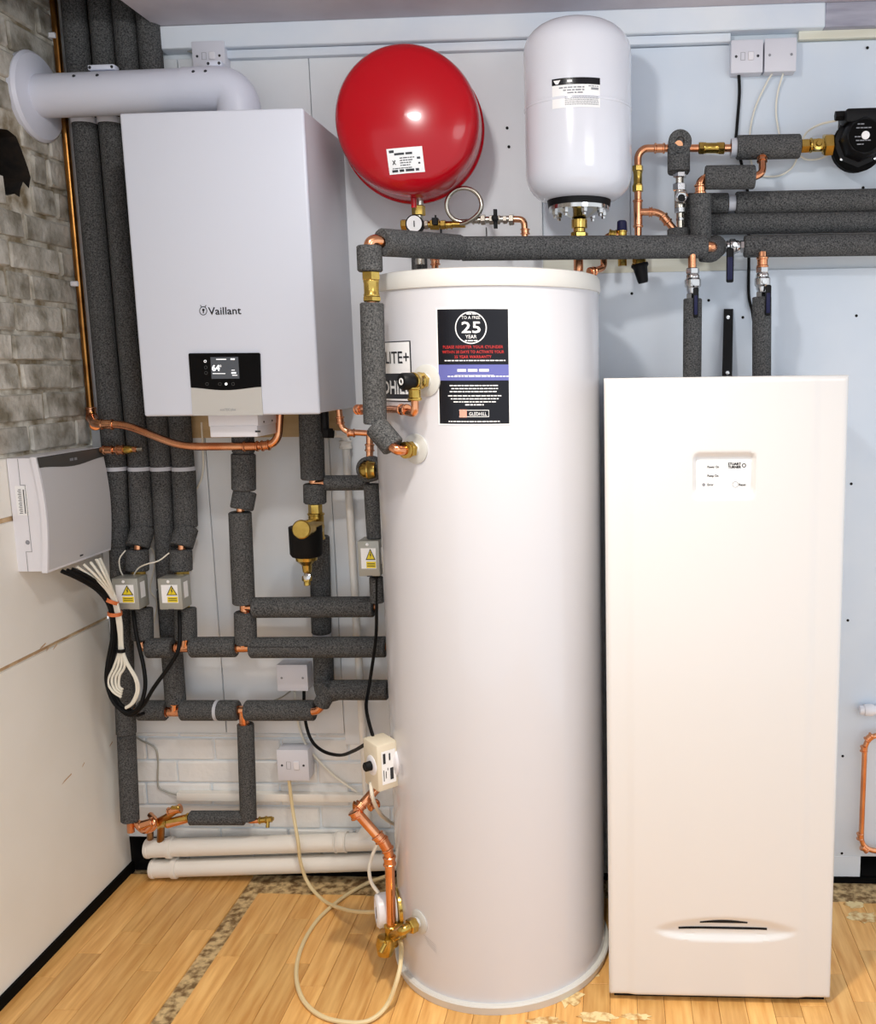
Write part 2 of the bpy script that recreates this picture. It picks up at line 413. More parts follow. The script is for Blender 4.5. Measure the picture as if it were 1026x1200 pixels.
wpanel(P(636, 260).x, XS3, 0.03, ZS, 0.006); wpanel(XS3, 1.7, zr + 0.004, ZS, 0.011); wpanel(XS3, xr0, 0.015, zr + 0.004, 0.011)
obj('batten', MB().box((P(560, 300).x, -0.006, ZS), (P(852, 300).x, 0.0, ZU)), 'pale_timber', wall_back, smooth=False)
mb = MB()
for x, y in ((1016, 56), (1011, 220), (740, 344), (870, 372), (1003, 370), (997, 567), (993, 727), (987, 886), (986, 1000), (830, 352), (594, 150), (596, 172)):
    mb.lathe((x, y, -0.0112), (0, -1, 0), [(0, 0.004), (0.0006, 0.004)], 10)
obj('screw_hole', mb, 'void', wall_back, smooth=False)
# painted bricks at the foot of the wall
z = 0.003; row = 0
while z < ZB - 0.008:
    x = XS2 + 0.34; h = min(0.067, ZB - z - 0.003); x -= (0.11 if row % 2 else 0.0)
    while x > XL + 0.02:
        a = max(x - 0.215 + random.uniform(-0.01, 0.01), XL + 0.002); lo = a
        if z < ZH: lo = max(a, XH)
        if x - lo > 0.03: brick(wall_back, (lo + 0.0025, -0.0065 + random.uniform(-0.0015, 0.0015), z), (x - 0.0025, 0.03, z + h), 'paint_brick', 0.0010)
        x = a
    z += h + 0.006; row += 1
bb = struct('baseboard_back', MB().box((XH, -0.014, -0.004), (1.7, -0.002, 0.014)), 'flat_black', smooth=False)

# ---- ceiling, with the opening that the riser pipes pass through
YB = -0.045
ZC = P(601, 15, YB).z; XO = P(190, 25, 0).x
ceil = MB().box((XO, -2.9, ZC), (1.7, 0.0, ZC + 0.25)).box((XL - 0.1, -2.9, ZC), (XO, -0.30, ZC + 0.25)).box((XL - 0.1, -0.32, ZC + 0.25), (XO + 0.05, 0.05, ZC + 0.28))  # last box: unseen lid added to keep world light out of the opening
struct('ceiling', ceil, 'ceiling_paint', smooth=False)
xe = P(967, 15, YB).x; zb0 = P(601, 44, YB).z
struct('trim_1', MB().box((XO + 0.005, YB, zb0), (xe, -0.001, ZC), 0.003, 1), 'beam_paint')
struct('trim_2', MB().box((xe, YB + 0.004, zb0), (1.7, -0.001, ZC), 0.002, 1), 'beam_bare')
struct('trim_3', MB().box((P(934, 40).x, -0.02, P(980, 45, -0.02).z), (1.7, -0.001, zb0), 0.001, 1), 'pale_timber')
t = thing('cable_trunking', 'long white plastic mini trunking running under the ceiling beam', 'trunking', ((P(265, 60).x + P(855, 48).x) / 2, 0, P(601, 57).z))
xa, xb = P(265, 60, -0.03).x, P(856, 48, -0.03).x
obj('base', MB().box((xa, -0.018, P(601, 57, -0.03).z), (xb, -0.001, zb0 - 0.001), 0.001, 1), 'beam_paint', t)
obj('lid', MB().box((xa, -0.030, P(601, 57, -0.03).z - 0.0005), (xb, -0.0178, zb0 - 0.001), 0.003, 2), 'beam_paint', t)
t = thing('cable_trunking', 'short white plastic trunking low on the wall above the white waste pipes', 'trunking', P(320, 940))
a, b = P(207, 929, -0.025), P(432, 940, -0.025)
obj('base', MB().box((a.x, -0.022, b.z), (b.x, -0.006, a.z), 0.001, 1), 'pvc', t)
obj('lid', MB().box((a.x, -0.030, b.z - 0.0005), (b.x, -0.0218, a.z + 0.0005), 0.003, 2), 'pvc', t)

# ---- floor
floor = struct('floor', MB().box((XL - 0.02, -3.0, -0.05), (1.7, 0.19, -0.006)), 'subfloor', smooth=False)
XS_A, XS_B = -1.118, -1.066
x = XL + 0.004; k = 0
while x < 1.62:
    x1 = x + 0.0655
    if x < XS_A < x1: x1 = XS_A
    elif XS_A - 0.001 <= x < XS_B: x = XS_B; continue
    y = -0.022 if x < XS_A else -0.118 - random.uniform(0, 0.008)
    y1 = y; first = True
    while y1 > -1.25:
        L = random.uniform(0.12, 0.5) if first else random.choice((0.32, 0.46, 0.58)); first = False
        y0 = y1 - L
        if y0 < -1.25: y0 = -2.95
        o = obj('plank', MB().box((x + 0.0004, y0 + 0.0004, -0.008), (x1 - 0.0004, y1 - 0.0004, 0.0 - random.uniform(0, 0.0006)), 0.0006, 1), 'laminate', floor, smooth=False)
        o.location = Vector(((x + x1) / 2, (y0 + y1) / 2, 0)); o.data.transform(Matrix.Translation(-o.location)); y1 = y0
    x = x1; k += 1
def patch(cx, cy, rx, ry, z, seed, n=22):
    rg = random.Random(seed)
    return MB().prism([(cx + math.cos(2 * math.pi * i / n) * rx * rg.uniform(0.6, 1.1), cy + math.sin(2 * math.pi * i / n) * ry * rg.uniform(0.6, 1.1), z) for i in range(n)], (0, 0, 0.0012))
for i, (px, py, rx, ry) in enumerate(((700, 1192, 0.05, 0.02), (745, 1192, 0.04, 0.015), (665, 1165, 0.04, 0.05), (690, 1140, 0.03, 0.03), (1012, 1075, 0.05, 0.03), (1000, 1060, 0.03, 0.02), (640, 1198, 0.05, 0.02))):
    c = PZ(px, py); obj('glue_residue', patch(c.x, c.y, rx, ry, 0.0, i), 'residue', floor, smooth=False)

# ================================================================== LARGE THINGS
# ---- combi boiler
YF = -0.352
bx0, bx1 = -1.176, -0.728; bz0, bz1 = 1.428, 2.152
t = thing('boiler', 'wall-hung white gas boiler with a black touch control panel', 'boiler', ((bx0 + bx1) / 2, 0, bz0))
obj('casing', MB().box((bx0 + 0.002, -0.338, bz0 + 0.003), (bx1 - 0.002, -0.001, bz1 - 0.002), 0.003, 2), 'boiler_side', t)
obj('front_cover', MB().box((bx0, YF, bz0), (bx1, -0.335, bz1), 0.006, 3), 'boiler_white', t)
fp = facing((0, 0, YF)) if False else (lambda u, v, k=1: P(u, v, YF - 0.0008 * k))   # print is laid out on the cover's own plane
pl = Print(lambda u, v: fp(u, v, 2)); blk = [(221.5, 415.5), (222.5, 414), (304, 413.5), (305.2, 415)] + [(306.3 - (306.3 - 224.3) * i / 14, 453.4 + 0.9 * i / 14 + 3.4 * math.sin(math.pi * i / 14) ** 1.5) for i in range(15)]
mb = MB().prism([fp(x, y, 0) for x, y in blk], (0, -0.004, 0)); cp = obj('control_panel', mb, 'glass_black', t, smooth=False); cp['label'] = 'black glass control panel'
sil = [(224.3, 454.3)] + [(224.3 + 82 * i / 14, 454.3 - 0.9 * i / 14 + 3.4 * math.sin(math.pi * i / 14) ** 1.5) for i in range(1, 15)] + [(308.5, 486.3), (226.3, 486.8)]
o = obj('flap', MB().prism([fp(x, y, 0) for x, y in sil], (0, -0.0035, 0)), 'silver', t, smooth=False); o['label'] = 'silver flap under the control panel'
f2 = lambda u, v: P(u, v, YF - 0.0045); f3 = lambda u, v: P(u, v, YF - 0.0049)
scr = Print(f2).poly([(246.4, 418.6), (279, 418.2), (280.4, 443.6), (247.8, 444)]).out('screen', 'screen', cp)
def ftext(Y): return lambda x0, y0: (lambda u, v: P(x0, y0, Y) + Vector((u, 0, v)))
def at_text(pr_Y, x, y, s, hpx, wpx=None, align='L', bold=0.0, pr=None):
    k = M(1, x, y, pr_Y); o = P(x, y, pr_Y)
    q = Print(lambda u, v: o + Vector((u, 0, v))); q.text(s, 0, 0, hpx * k, wpx * k / (1) if wpx else None, align, bold * k)
    if pr is not None: pr.mb.add(q.mb.v, q.mb.f); return pr
    return q
q = at_text(YF - 0.0049, 248.6, 434.8, '64', 6.8, 8.6, bold=0.5); at_text(YF - 0.0049, 257.6, 434.8, '°', 7, 2.0, pr=q)
for (x0, y0, x1, y1) in ((270, 420, 275, 421.8), (271, 436, 276.5, 438), (249, 437.4, 264, 438.2), (253, 420.6, 265, 421.6), (271, 433.4, 275, 434.2), (272, 439.4, 278, 440.2)):
    q.mb.add([f3(x0, y1), f3(x1, y1), f3(x1, y0), f3(x0, y0)], [(0, 1, 2, 3)])
q.out('lettering', 'screen_lit', cp)
Print(f2).disc(264.8, 450, 1.6).out('button', 'screen_lit', cp); Print(f2).ring(240.3, 423.4, 1.6, 0.6).out('button', 'screen_lit', cp)
for bx_, by_ in ((241, 430.5), (241.3, 437), (242.5, 450), (257.5, 450), (273, 450)): Print(f2).ring(bx_, by_, 1.9, 0.4).out('button', 'dark_band', cp)
q = at_text(YF - 0.0008, 244.2, 368.9, 'Vaillant', 8.6, 38.2, bold=0.25)
e = Print(lambda u, v: P(u, v, YF - 0.0008)); e.ring(238, 364.3, 4.6, 0.8, sy=1.15).disc(238.2, 363.2, 1.5).poly([(237.4, 362.5), (239, 362.5), (238.8, 367), (237.6, 367)])
e.poly([(235.4, 359.6), (234.2, 357.6), (235, 357.5), (236.4, 359.4)]).poly([(240.6, 359.6), (241.8, 357.6), (241, 357.5), (239.6, 359.4)])
q.mb.add(e.mb.v, e.mb.f); o = q.out('lettering', 'ink', t)
at_text(YF - 0.0043, 258, 481.4, 'ecoTEC plus', 2.8, 18).out('lettering', 'ink_grey', t)
# white module hanging under the boiler
t = thing('control_module', 'small white plastic module clipped under the boiler above the copper pipe', 'module', P(285, 513, -0.26))
a, b = P(243.5, 488, -0.30), P(300.5, 512, -0.30)
obj('body', MB().box((a.x, -0.30, P(280, 499.5, -0.30).z), (b.x + 0.006, -0.16, bz0 + 0.001), 0.002, 2), 'white_plastic', t)
obj('cover', MB().box((a.x + 0.003, -0.302, b.z), (b.x + 0.004, -0.16, P(280, 498.6, -0.30).z), 0.003, 2), 'white_plastic', t)
obj('indicator', MB().box((P(266, 0, -0.302).x, -0.3032, P(266, 507, -0.302).z), (P(272.5, 0, -0.302).x, -0.301, P(266, 505, -0.302).z)), 'ink', t)
for i in range(2): screw(t, Vector((b.x + 0.006, -0.20 - 0.06 * i, P(0, 500, -0.26).z + 0.004)), (1, 0, 0), 0.003, 'ink')
tag(obj('mounting_board', MB().box((P(222, 500).x, -0.016, P(300, 512.5, -0.016).z), (P(402, 500).x, -0.0085, P(300, 480).z)), 'plywood', smooth=False), 'bare plywood board fixed to the wall below the boiler', 'board')

# ---- flue
t = thing('boiler_flue', 'white boiler flue pipe running from the elbow into the brick wall', 'flue', (-0.94, -0.135, bz1))
YFL = -0.135; zf = P(160, 107.5, YFL).z; rf = M(23.6, 160, 107, YFL); xf = P(279, 110, YFL).x
pts = [Vector((XL - 0.03, YFL, zf - 0.004)), Vector((xf, YFL, zf)), Vector((xf, YFL, bz1 - 0.004))]
obj('pipe', MB().tube([pts[0], Vector((xf - 0.13, YFL, zf - 0.001))], rf, 32), 'flue_white', t)
obj('elbow', MB().tube([Vector((xf - 0.135, YFL, zf))] + fillet([Vector((xf - 0.11, YFL, zf)), pts[1], pts[2]], 0.085, 10), rf * 1.025, 32), 'flue_white', t)
obj('rosette', MB().lathe((XL + 0.006, YFL + 0.012, zf - 0.002), (1, 0, 0), [(-0.012, 0.112), (0.0, 0.113), (0.008, 0.106), (0.011, 0.085), (0.02, rf + 0.004), (0.02, rf - 0.004)], 36), 'flue_white', t)
for x in (98, 125, 236, 250):
    c = P(x, 99, YFL); ang = 0.6; n_ = Vector((0, -math.cos(ang), math.sin(ang)))
    screw(t, Vector((c.x, YFL, zf)) + n_ * (rf * (1.025 if x > 200 else 1.0)), n_, 0.0045, 'ink')
for x0, x1 in ((107, 138), (245, 263)):
    c0, c1 = P(x0, 84, YFL), P(x1, 84, YFL)
    o = obj('clip', MB().box((c0.x, YFL - 0.018, zf + rf * 0.96), (c1.x, YFL + 0.01, zf + rf + 0.011), 0.003, 2), 'flue_white', t)
    for xx in (c0.x + 0.006, c1.x - 0.006): screw(o, Vector((xx, YFL - 0.018, zf + rf + 0.004)), (0, -1, 0), 0.004, 'ink')

# ---- hot water cylinder
TX, TY, TR = -0.307, -0.35, 0.273
def cyl(x, y, R=TR):
    d = ray(x, y); o = CAMP; a = d.x ** 2 + d.y ** 2; bx_, by_ = o.x - TX, o.y - TY
    b_ = 2 * (d.x * bx_ + d.y * by_); c_ = bx_ ** 2 + by_ ** 2 - R * R; s_ = (-b_ - math.sqrt(max(b_ * b_ - 4 * a * c_, 0))) / (2 * a)
    return o + d * s_
def cyl_n(p): return Vector((p.x - TX, p.y - TY, 0)).normalized()
ztop = 1.749; zcap = 1.709
tank = thing('hot_water_cylinder', 'tall white hot water cylinder standing on the wooden floor', 'water cylinder', (TX, TY, 0))
obj('body', MB().lathe((TX, TY, 0), (0, 0, 1), [(0.02, TR), (zcap, TR)], 96), 'tank_white', tank)
obj('top_cap', MB().lathe((TX, TY, 0), (0, 0, 1), [(zcap - 0.001, TR - 0.002), (zcap, TR + 0.004), (zcap + 0.006, TR + 0.0055), (ztop - 0.012, TR + 0.004), (ztop - 0.003, TR - 0.001), (ztop, TR - 0.012), (ztop + 0.004, 0)], 96), 'tank_cap', tank)
obj('base_ring', MB().lathe((TX, TY, 0), (0, 0, 1), [(0, TR - 0.01), (0.0, TR + 0.008), (0.022, TR + 0.013), (0.026, TR + 0.010), (0.026, TR - 0.004)], 96), 'tank_cap', tank)
def cylmap(x, y, tilt=0.0):
    p = cyl(x, y); th0 = math.atan2(p.y - TY, p.x - TX); z0 = p.z; ct, st = math.cos(tilt), math.sin(tilt)
    def f(u, v, k=1):
        uu, vv = u * ct - v * st, u * st + v * ct
        r = TR + 0.0007 * k; a = th0 + uu / TR
        return Vector((TX + math.cos(a) * r, TY + math.sin(a) * r, z0 + vv))
    return f
# 25 year warranty sticker
f = cylmap(554, 430, -0.012); SW, SH = 0.080, 0.1255
lb = Print(lifted(f, 1)).rect(-SW, -SH, SW, SH, 24).out('sticker', 'sticker_white', tank)
Print(lifted(f, 1.8)).rect(-SW + 0.003, -SH + 0.003, SW - 0.003, SH - 0.003, 24).out('sticker_print', 'sticker_black', lb)
Print(lifted(f, 2.4)).rect(-SW + 0.003, -0.029, SW - 0.003, 0.005, 24).out('sticker_stripe', 'print_blue', lb)
q = Print(lifted(f, 3.2)); q.ring(-0.003, 0.083, 0.034, 0.0022, 40)
q.text('25', -0.003, 0.072, 0.024, 0.040, 'C', 0.0012).text('TO A FREE', -0.003, 0.1015, 0.0062, 0.040, 'C', 0.0002).text('YEAR', -0.003, 0.0605, 0.0075, 0.024, 'C', 0.0003)
q.micro(-0.016, 0.0545, 0.011, 0.0025, 1).micro(-0.012, 0.111, 0.010, 0.0022, 2)
q.micro(-0.062, 0.0125, 0.070, 0.0022, 3).micro(-0.056, -0.0215, 0.076, 0.0026, 4)
for i in range(3): q.micro(-0.052 + 0.004 * (i % 2), -0.041 - 0.0065 * i, 0.056 - 0.003 * i, 0.0022, 10 + i)
for i in range(3): q.micro(-0.056 + 0.006 * i, -0.063 - 0.0065 * i, 0.060 - 0.006 * i, 0.0022, 20 + i)
q.micro(-0.018, -0.0825, 0.022, 0.0026, 30).micro(-0.056, -0.1185, 0.056, 0.0022, 31)
q.text('GLEDHILL', -0.010, -0.1045, 0.0075, 0.038, 'L', 0.0003)
q.rect(-0.032, -0.1075, 0.033, -0.1063, 6).rect(-0.032, -0.0935, 0.033, -0.0923, 6).rect(0.032, -0.1075, 0.033, -0.0923).rect(-0.04, -0.018, 0.045, -0.0172, 8)
q.micro(-0.034, -0.010, 0.034, 0.0055, 33); q.out('lettering', 'print_white', lb)
q = Print(lifted(f, 3.2)); q.text('PLEASE REGISTER YOUR CYLINDER', 0, 0.0395, 0.0062, 0.130, 'C', 0.00025).text('WITHIN 30 DAYS TO ACTIVATE YOUR', 0, 0.0290, 0.0062, 0.134, 'C', 0.00025).text('25 YEAR WARRANTY', 0.0, 0.0185, 0.0062, 0.080, 'C', 0.00025); q.out('lettering', 'print_red', lb)
Print(lifted(f, 3.2)).rect(-0.031, -0.1085, -0.015, -0.0915, 3).out('emblem', 'print_pink', lb)
# badge on the side
f = cylmap(467, 436)
k = M(1, 465, 435, -0.5)
bd = Print(lifted(f, 1)).rect(-0.150, -0.066, 0.042, 0.068, 30).out('badge', 'ink', tank)
q = Print(lifted(f, 1.8)).rect(-0.147, 0.004, 0.0385, 0.0655, 30).rect(-0.147, -0.003, 0.0385, 0.0045, 30); q.out('badge_field', 'sticker_white', bd); Print(lifted(f, 1.8)).rect(-0.147, -0.0635, 0.0385, -0.0595, 24).out('badge_line', 'sticker_white', bd)
Print(lifted(f, 2.6)).text('LITE+', 0.036, 0.019, 0.027, 0.084, 'R', 0.0008).out('lettering', 'ink', bd)
q = Print(lifted(f, 2.6)).text('GLEDHILL', 0.037, -0.049, 0.030, 0.165, 'R', 0.002); q.out('lettering', 'print_white', bd)

# ---- pump cabinet
cx0, cx1 = -0.0205, 0.5145; cz0, cz1 = 0.013, 1.508; YC = -0.570
cab = thing('pump_cabinet', 'tall white pressure pump cabinet with a small recessed display', 'cabinet', ((cx0 + cx1) / 2, -0.31, 0))
obj('carcass', MB().box((cx0 + 0.004, -0.545, cz0), (cx1 - 0.004, -0.06, cz1 - 0.004), 0.004, 2), 'cabinet_white', cab)
obj('shadow_gap_plinth', MB().box((cx0 + 0.012, -0.548, 0.0), (cx1 - 0.012, -0.07, cz0 + 0.002)), 'void', cab, smooth=False)  # inset plinth, coloured near-black as the shadow gap under the cabinet
h0 = P(850, 1090, YC); g0 = P(848.5, 559, YC)
xa, xb = P(738, 800, YC).x, P(949, 800, YC).x
def sst(a, b, t_): t_ = max(0, min(1, (t_ - a) / (b - a))); return t_ * t_ * (3 - 2 * t_)
def cab_d(x, z):
    e = min(x - cx0, cx1 - x, cz1 - z, z - cz0); d = 0.0
    d += 0.010 * (1 - math.sqrt(max(0, 1 - (1 - min(e / 0.012, 1)) ** 2))) if e < 0.012 else 0
    d += 0.0035 * (1 - sst(-0.012, 0.012, min(x - xa, xb - x)))
    u, v = abs(x - h0.x) / 0.185, (z - h0.z)
    top = 0.034 * max(0, 1 - u * u) ** 0.8 + 0.002; bot = -0.030 * (1 - min(u, 1) ** 4)
    if u < 1: d += 0.012 * sst(0, 0.030, top - v) * sst(0, 0.012, v - bot) * (1 - u ** 3)
    hw, hh = 0.071, 0.0555
    q_ = max(abs(x - g0.x) - hw + 0.016, 0); p_ = max(abs(z - g0.z) - hh + 0.016, 0); rd = 0.016 - math.hypot(q_, p_)
    if rd > 0: d += 0.011 * sst(0, 0.010, rd) * sst(0, 0.034, z - (g0.z - hh))
    return d
NX, NZ = 118, 330; vs = []; fs = []
xsx = [cx0 + (cx1 - cx0) * i / NX for i in range(NX + 1)]; zsz = [cz0 + (cz1 - cz0) * j / NZ for j in range(NZ + 1)]
for z in zsz:
    for x in xsx: vs.append((x, YC + cab_d(x, z), z))
for j in range(NZ):
    for i in range(NX): a = j * (NX + 1) + i; fs.append((a, a + 1, a + NX + 2, a + NX + 1))
mb = MB().add(vs, fs); nb = len(vs)
rim = [j * (NX + 1) for j in range(NZ + 1)] + [NZ * (NX + 1) + i for i in range(1, NX + 1)] + [j * (NX + 1) + NX for j in range(NZ - 1, -1, -1)] + [i for i in range(NX - 1, 0, -1)]
mb.v += [Vector((vs[i][0], -0.544, vs[i][2])) for i in rim]; R_ = len(rim)
mb.f += [(rim[i], nb + i, nb + (i + 1) % R_, rim[(i + 1) % R_]) for i in range(R_)]
fr = obj('front_panel', mb, 'cabinet_white', cab)
for (x0, x1, yy, hh, arch) in ((795, 899, 1090.5, 1.2, 0), (820, 876, 1083, 1.0, 2.8)):
    n = 12; yd = YC + 0.0115
    poly = [P(x0 + (x1 - x0) * i / n, yy + (x0 + (x1 - x0) * i / n - 848) * 0.016 + hh, YC) for i in range(n + 1)] + [P(x1 - (x1 - x0) * i / n, yy + (x1 - (x1 - x0) * i / n - 848) * 0.016 - hh - arch * math.sin(math.pi * i / n), YC) for i in range(n + 1)]
    o = obj('grip_slot', MB().prism([Vector((p.x, YC + cab_d(p.x, p.z) - 0.0012, p.z)) for p in poly], (0, 0.004, 0)), 'void', cab, smooth=False)
YD = YC + 0.0085
a, b = P(815.5, 578.5, YD), P(880.5, 539, YD)
dp = obj('display', MB().box((a.x, YD, a.z), (b.x, YD + 0.004, b.z), 0.0012, 1), 'print_white', cab); dp['label'] = 'white display plate with status lights'
Yd2 = YD - 0.0006
q = at_text(Yd2, 828.5, 548.6, 'Power On', 2.9, 13.5, bold=0.2); at_text(Yd2, 828.5, 559, 'Pump On', 2.9, 12.8, bold=0.2, pr=q); at_text(Yd2, 828.5, 569.4, 'Error', 2.9, 7, bold=0.2, pr=q); at_text(Yd2, 865.5, 569.4, 'Reset', 2.9, 8, bold=0.2, pr=q)
at_text(Yd2, 852.6, 545.2, 'STUART', 2.9, 15, bold=0.5, pr=q); at_text(Yd2, 852.6, 548.9, 'TURNER', 2.9, 15, bold=0.5, pr=q)
e = Print(lambda u, v: P(u, v, Yd2)); e.ring(871.4, 545.4, 2.5, 1.0); q.mb.add(e.mb.v, e.mb.f); q.out('lettering', 'ink', dp)
e = Print(lambda u, v: P(u, v, Yd2)); e.disc(824.2, 568, 1.9).out('status_light', 'ink_grey', dp); Print(e.f).ring(861.3, 567.8, 3.6, 0.5).out('button', 'ink_grey', dp)

# ---- red heating expansion vessel
VX, VZ = -0.5185, 2.1435; VY = -0.03
t = thing('expansion_vessel', 'round red enamelled expansion vessel hung on the wall', 'expansion vessel', (VX, VY, VZ - 0.19))
S = 1.0
prof = [(0.0, 0.05), (0.008, 0.10), (0.03, 0.15), (0.060, 0.172), (0.085, 0.179), (0.108, 0.1805), (0.112, 0.1845), (0.122, 0.1845), (0.126, 0.180), (0.165, 0.1795), (0.205, 0.178), (0.225, 0.1745), (0.238, 0.1675), (0.246, 0.158), (0.251, 0.147), (0.258, 0.12), (0.2645, 0.08), (0.2685, 0.04), (0.270, 0)]
rv = MB().lathe((VX, VY, VZ), (0, -1, 0), prof, 96); obj('shell', rv, 'red_enamel', t)
obj('bracket', MB().box((VX - 0.04, -0.05, VZ - 0.03), (VX + 0.04, -0.006, VZ + 0.20), 0.004, 1), 'nickel', t)
obj('drain_stub', MB().lathe(P(479, 238, -0.20), (0, 0, 1), [(-0.012, 0.005), (-0.012, 0.007), (0.03, 0.0075)], 12), 'red_enamel', t)
obj('valve_boss', MB().lathe((P(446, 70, -0.29).x, VY - 0.243, P(446, 70, -0.28).z), (-0.25, -0.9, 0.3), [(0, 0.014), (0.006, 0.012), (0.006, 0.008), (0.003, 0.006), (0.003, 0)], 20), 'red_enamel', t)
def dome_y(r):
    for (t0, r0), (t1, r1) in zip(prof[:-1], prof[1:]):
        if r1 <= r <= r0 and t0 > 0.2: return VY - (t0 + (t1 - t0) * (r0 - r) / max(r0 - r1, 1e-6))
    return VY - 0.270
lo_ = P(475, 188, -0.29) - Vector((0.0185, 0, 0)); ang = 0.07; ca, sa = math.cos(ang), math.sin(ang)
def fl(u, v, k=1):
    x = lo_.x + u * ca - v * sa; z = lo_.z + u * sa + v * ca; r = math.hypot(x - VX, z - VZ)
    return Vector((x, dome_y(r) - 0.0010 * k, z))
def gridrect(pr, u0, v0, u1, v1, n=8):
    for i in range(n):
        for j in range(n): pr.rect(u0 + (u1 - u0) * i / n, v0 + (v1 - v0) * j / n, u0 + (u1 - u0) * (i + 1) / n, v0 + (v1 - v0) * (j + 1) / n)
    return pr
lb = gridrect(Print(lambda u, v: fl(u, v, 1)), -0.0435, -0.029, 0.0435, 0.029).out('label_plate', 'sticker_white', t)
q = Print(lambda u, v: fl(u, v, 1.6)); q.micro(-0.038, 0.019, -0.018, 0.006, 1).micro(-0.026, 0.013, 0.018, 0.005, 2).text('X', -0.033, -0.008, 0.010, 0.008, 'L', 0.001)
for i in range(4): q.micro(-0.014, 0.005 - 0.0055 * i, 0.022 - 0.004 * i, 0.0022, 40 + i)
q.micro(0.028, 0.001, 0.036, 0.005, 5).micro(0.030, -0.010, 0.035, 0.004, 6).micro(-0.036, -0.025, 0.030, 0.0055, 7).micro(-0.034, -0.0175, 0.016, 0.0018, 8)
q.out('lettering', 'ink', lb); t.rotation_euler.z = 0.072

# ---- white potable expansion vessel
WX, WY, WR = -0.0825, -0.20, 0.1325; z0 = P(678, 236, -0.2).z; z1 = P(678, 26, WY).z
t = thing('expansion_vessel', 'white capsule-shaped expansion vessel with a black foot ring', 'expansion vessel', (WX, WY, z0 - 0.1))
hh = z1 - z0; prof = []
for i in range(9):
    a = math.pi / 2 * i / 8; prof.append((0.065 * (1 - math.cos(a)), 0.075 + (WR - 0.075) * math.sin(a)))
prof += [(hh * 0.50, WR), (hh * 0.503, WR + 0.0012), (hh * 0.515, WR + 0.0012), (hh * 0.518, WR)]
for i in range(11):
    a = math.pi / 2 * i / 10; prof.append((hh - 0.075 + 0.075 * math.sin(a), WR * (0.0 + math.cos(a) ** 0.75) if i < 10 else 0.0))
obj('shell', MB().lathe((WX, WY, z0), (0, 0, 1), [(0, 0.0)] + prof, 80), 'white_enamel', t)
obj('top_cap', MB().lathe((WX, WY, z1 - 0.006), (0, 0, 1), [(0, 0.030), (0.008, 0.028), (0.012, 0.018), (0.013, 0)], 28), 'black_plastic', t)
obj('foot_ring', MB().lathe((WX, WY, z0 + 0.012), (0, 0, -1), [(0, 0.078), (0.004, 0.082), (0.026, 0.078), (0.028, 0.07)], 40), 'black_plastic', t)
obj('flange', MB().lathe((WX, WY, z0 - 0.012), (0, 0, -1), [(0, 0.070), (0.002, 0.076), (0.012, 0.076), (0.014, 0.055), (0.03, 0.02), (0.034, 0.0)], 40), 'chrome', t)
for i in range(8):
    a = 2 * math.pi * (i + 0.3) / 8
    obj('bolt', MB().lathe((WX + math.cos(a) * 0.062, WY + math.sin(a) * 0.062, z0 - 0.022), (0, 0, -1), [(0, 0.008), (0.012, 0.008), (0.014, 0.005), (0.02, 0.005)], 6), 'chrome', t)
yb = WY - 0.0
nz = z0 - 0.045
obj('neck', MB().lathe((WX, WY, nz), (0, 0, -1), [(0, 0.020), (0.02, 0.020), (0.022, 0.015), (0.055, 0.015)], 20), 'brass', t)
nut(t, Vector((WX, WY, nz - 0.03)), Vector((WX, WY, nz - 0.048)), 0.022)
p0 = P(676.5, 108, -0.33); th0 = math.atan2(-1, 0.0); zc = P(676.5, 108, WY - WR).z
def fw(u, v, k=1):
    a = -math.pi / 2 + u / WR; r = WR + 0.0007 * k; return Vector((WX + math.cos(a) * r, WY + math.sin(a) * r, zc + v))
lb = Print(lambda u, v: fw(u, v, 1)).rect(-0.058, -0.033, 0.058, 0.033, 20).out('label_plate', 'sticker_white', t)
Print(lambda u, v: fw(u, v, 1.8)).rect(-0.058, 0.018, 0.058, 0.033, 20).out('label_band', 'sticker_black', lb)
q = Print(lambda u, v: fw(u, v, 2.4)); q.micro(-0.02, 0.023, 0.0, 0.005, 3).poly([(-0.054, 0.029), (-0.048, 0.020), (-0.042, 0.020), (-0.036, 0.029)]); q.out('lettering', 'print_white', lb)
q = Print(lambda u, v: fw(u, v, 1.8))
for i in range(3): q.micro(-0.040 + 0.01 * i, 0.010 - 0.006 * i, 0.02, 0.003, 50 + i)
for i in range(6): q.micro(-0.026, -0.010 - 0.0035 * i, 0.054, 0.0014, 60 + i)
q.micro(0.036, 0.006, 0.054, 0.005, 70).micro(0.030, 0.013, 0.054, 0.002, 71); q.out('lettering', 'ink_grey', lb)

# ---- wiring centre on the left wall
cxw, cxf = XL + 0.002, -1.432; y0, y1 = -0.405, -0.100; z0, z1 = 1.042, 1.330
t = thing('wiring_centre', 'white wiring box with a grey bowed cover on the left wall', 'control box', (XL, (y0 + y1) / 2, z0))
def bow(s): return 0.012 * math.sin(math.pi * min(max(s, 0), 1)) 
n = 14
sec = [(cxw, z0)] + [(cxf - 0.016 + bow(i / n), z0 + (z1 - z0) * i / n) for i in range(n + 1)] + [(cxw, z1)]
obj('back_box', MB().prism([Vector((x, y0 + 0.006, z)) for x, z in sec], (0, y1 - y0 - 0.012, 0)), 'white_plastic', t)
sec = [(cxf - 0.016 + bow(i / n), z0 - 0.003 + (z1 - z0 + 0.006) * i / n) for i in range(n + 1)]
sec = sec + [(x + 0.014, z) for x, z in reversed(sec)]
lid = obj('front_cover', MB().prism([Vector((x, y0, z)) for x, z in sec], (0, y1 - y0, 0)), 'white_plastic', t)
def lidx(z): return cxf - 0.016 + bow((z - z0) / (z1 - z0)) + 0.0146
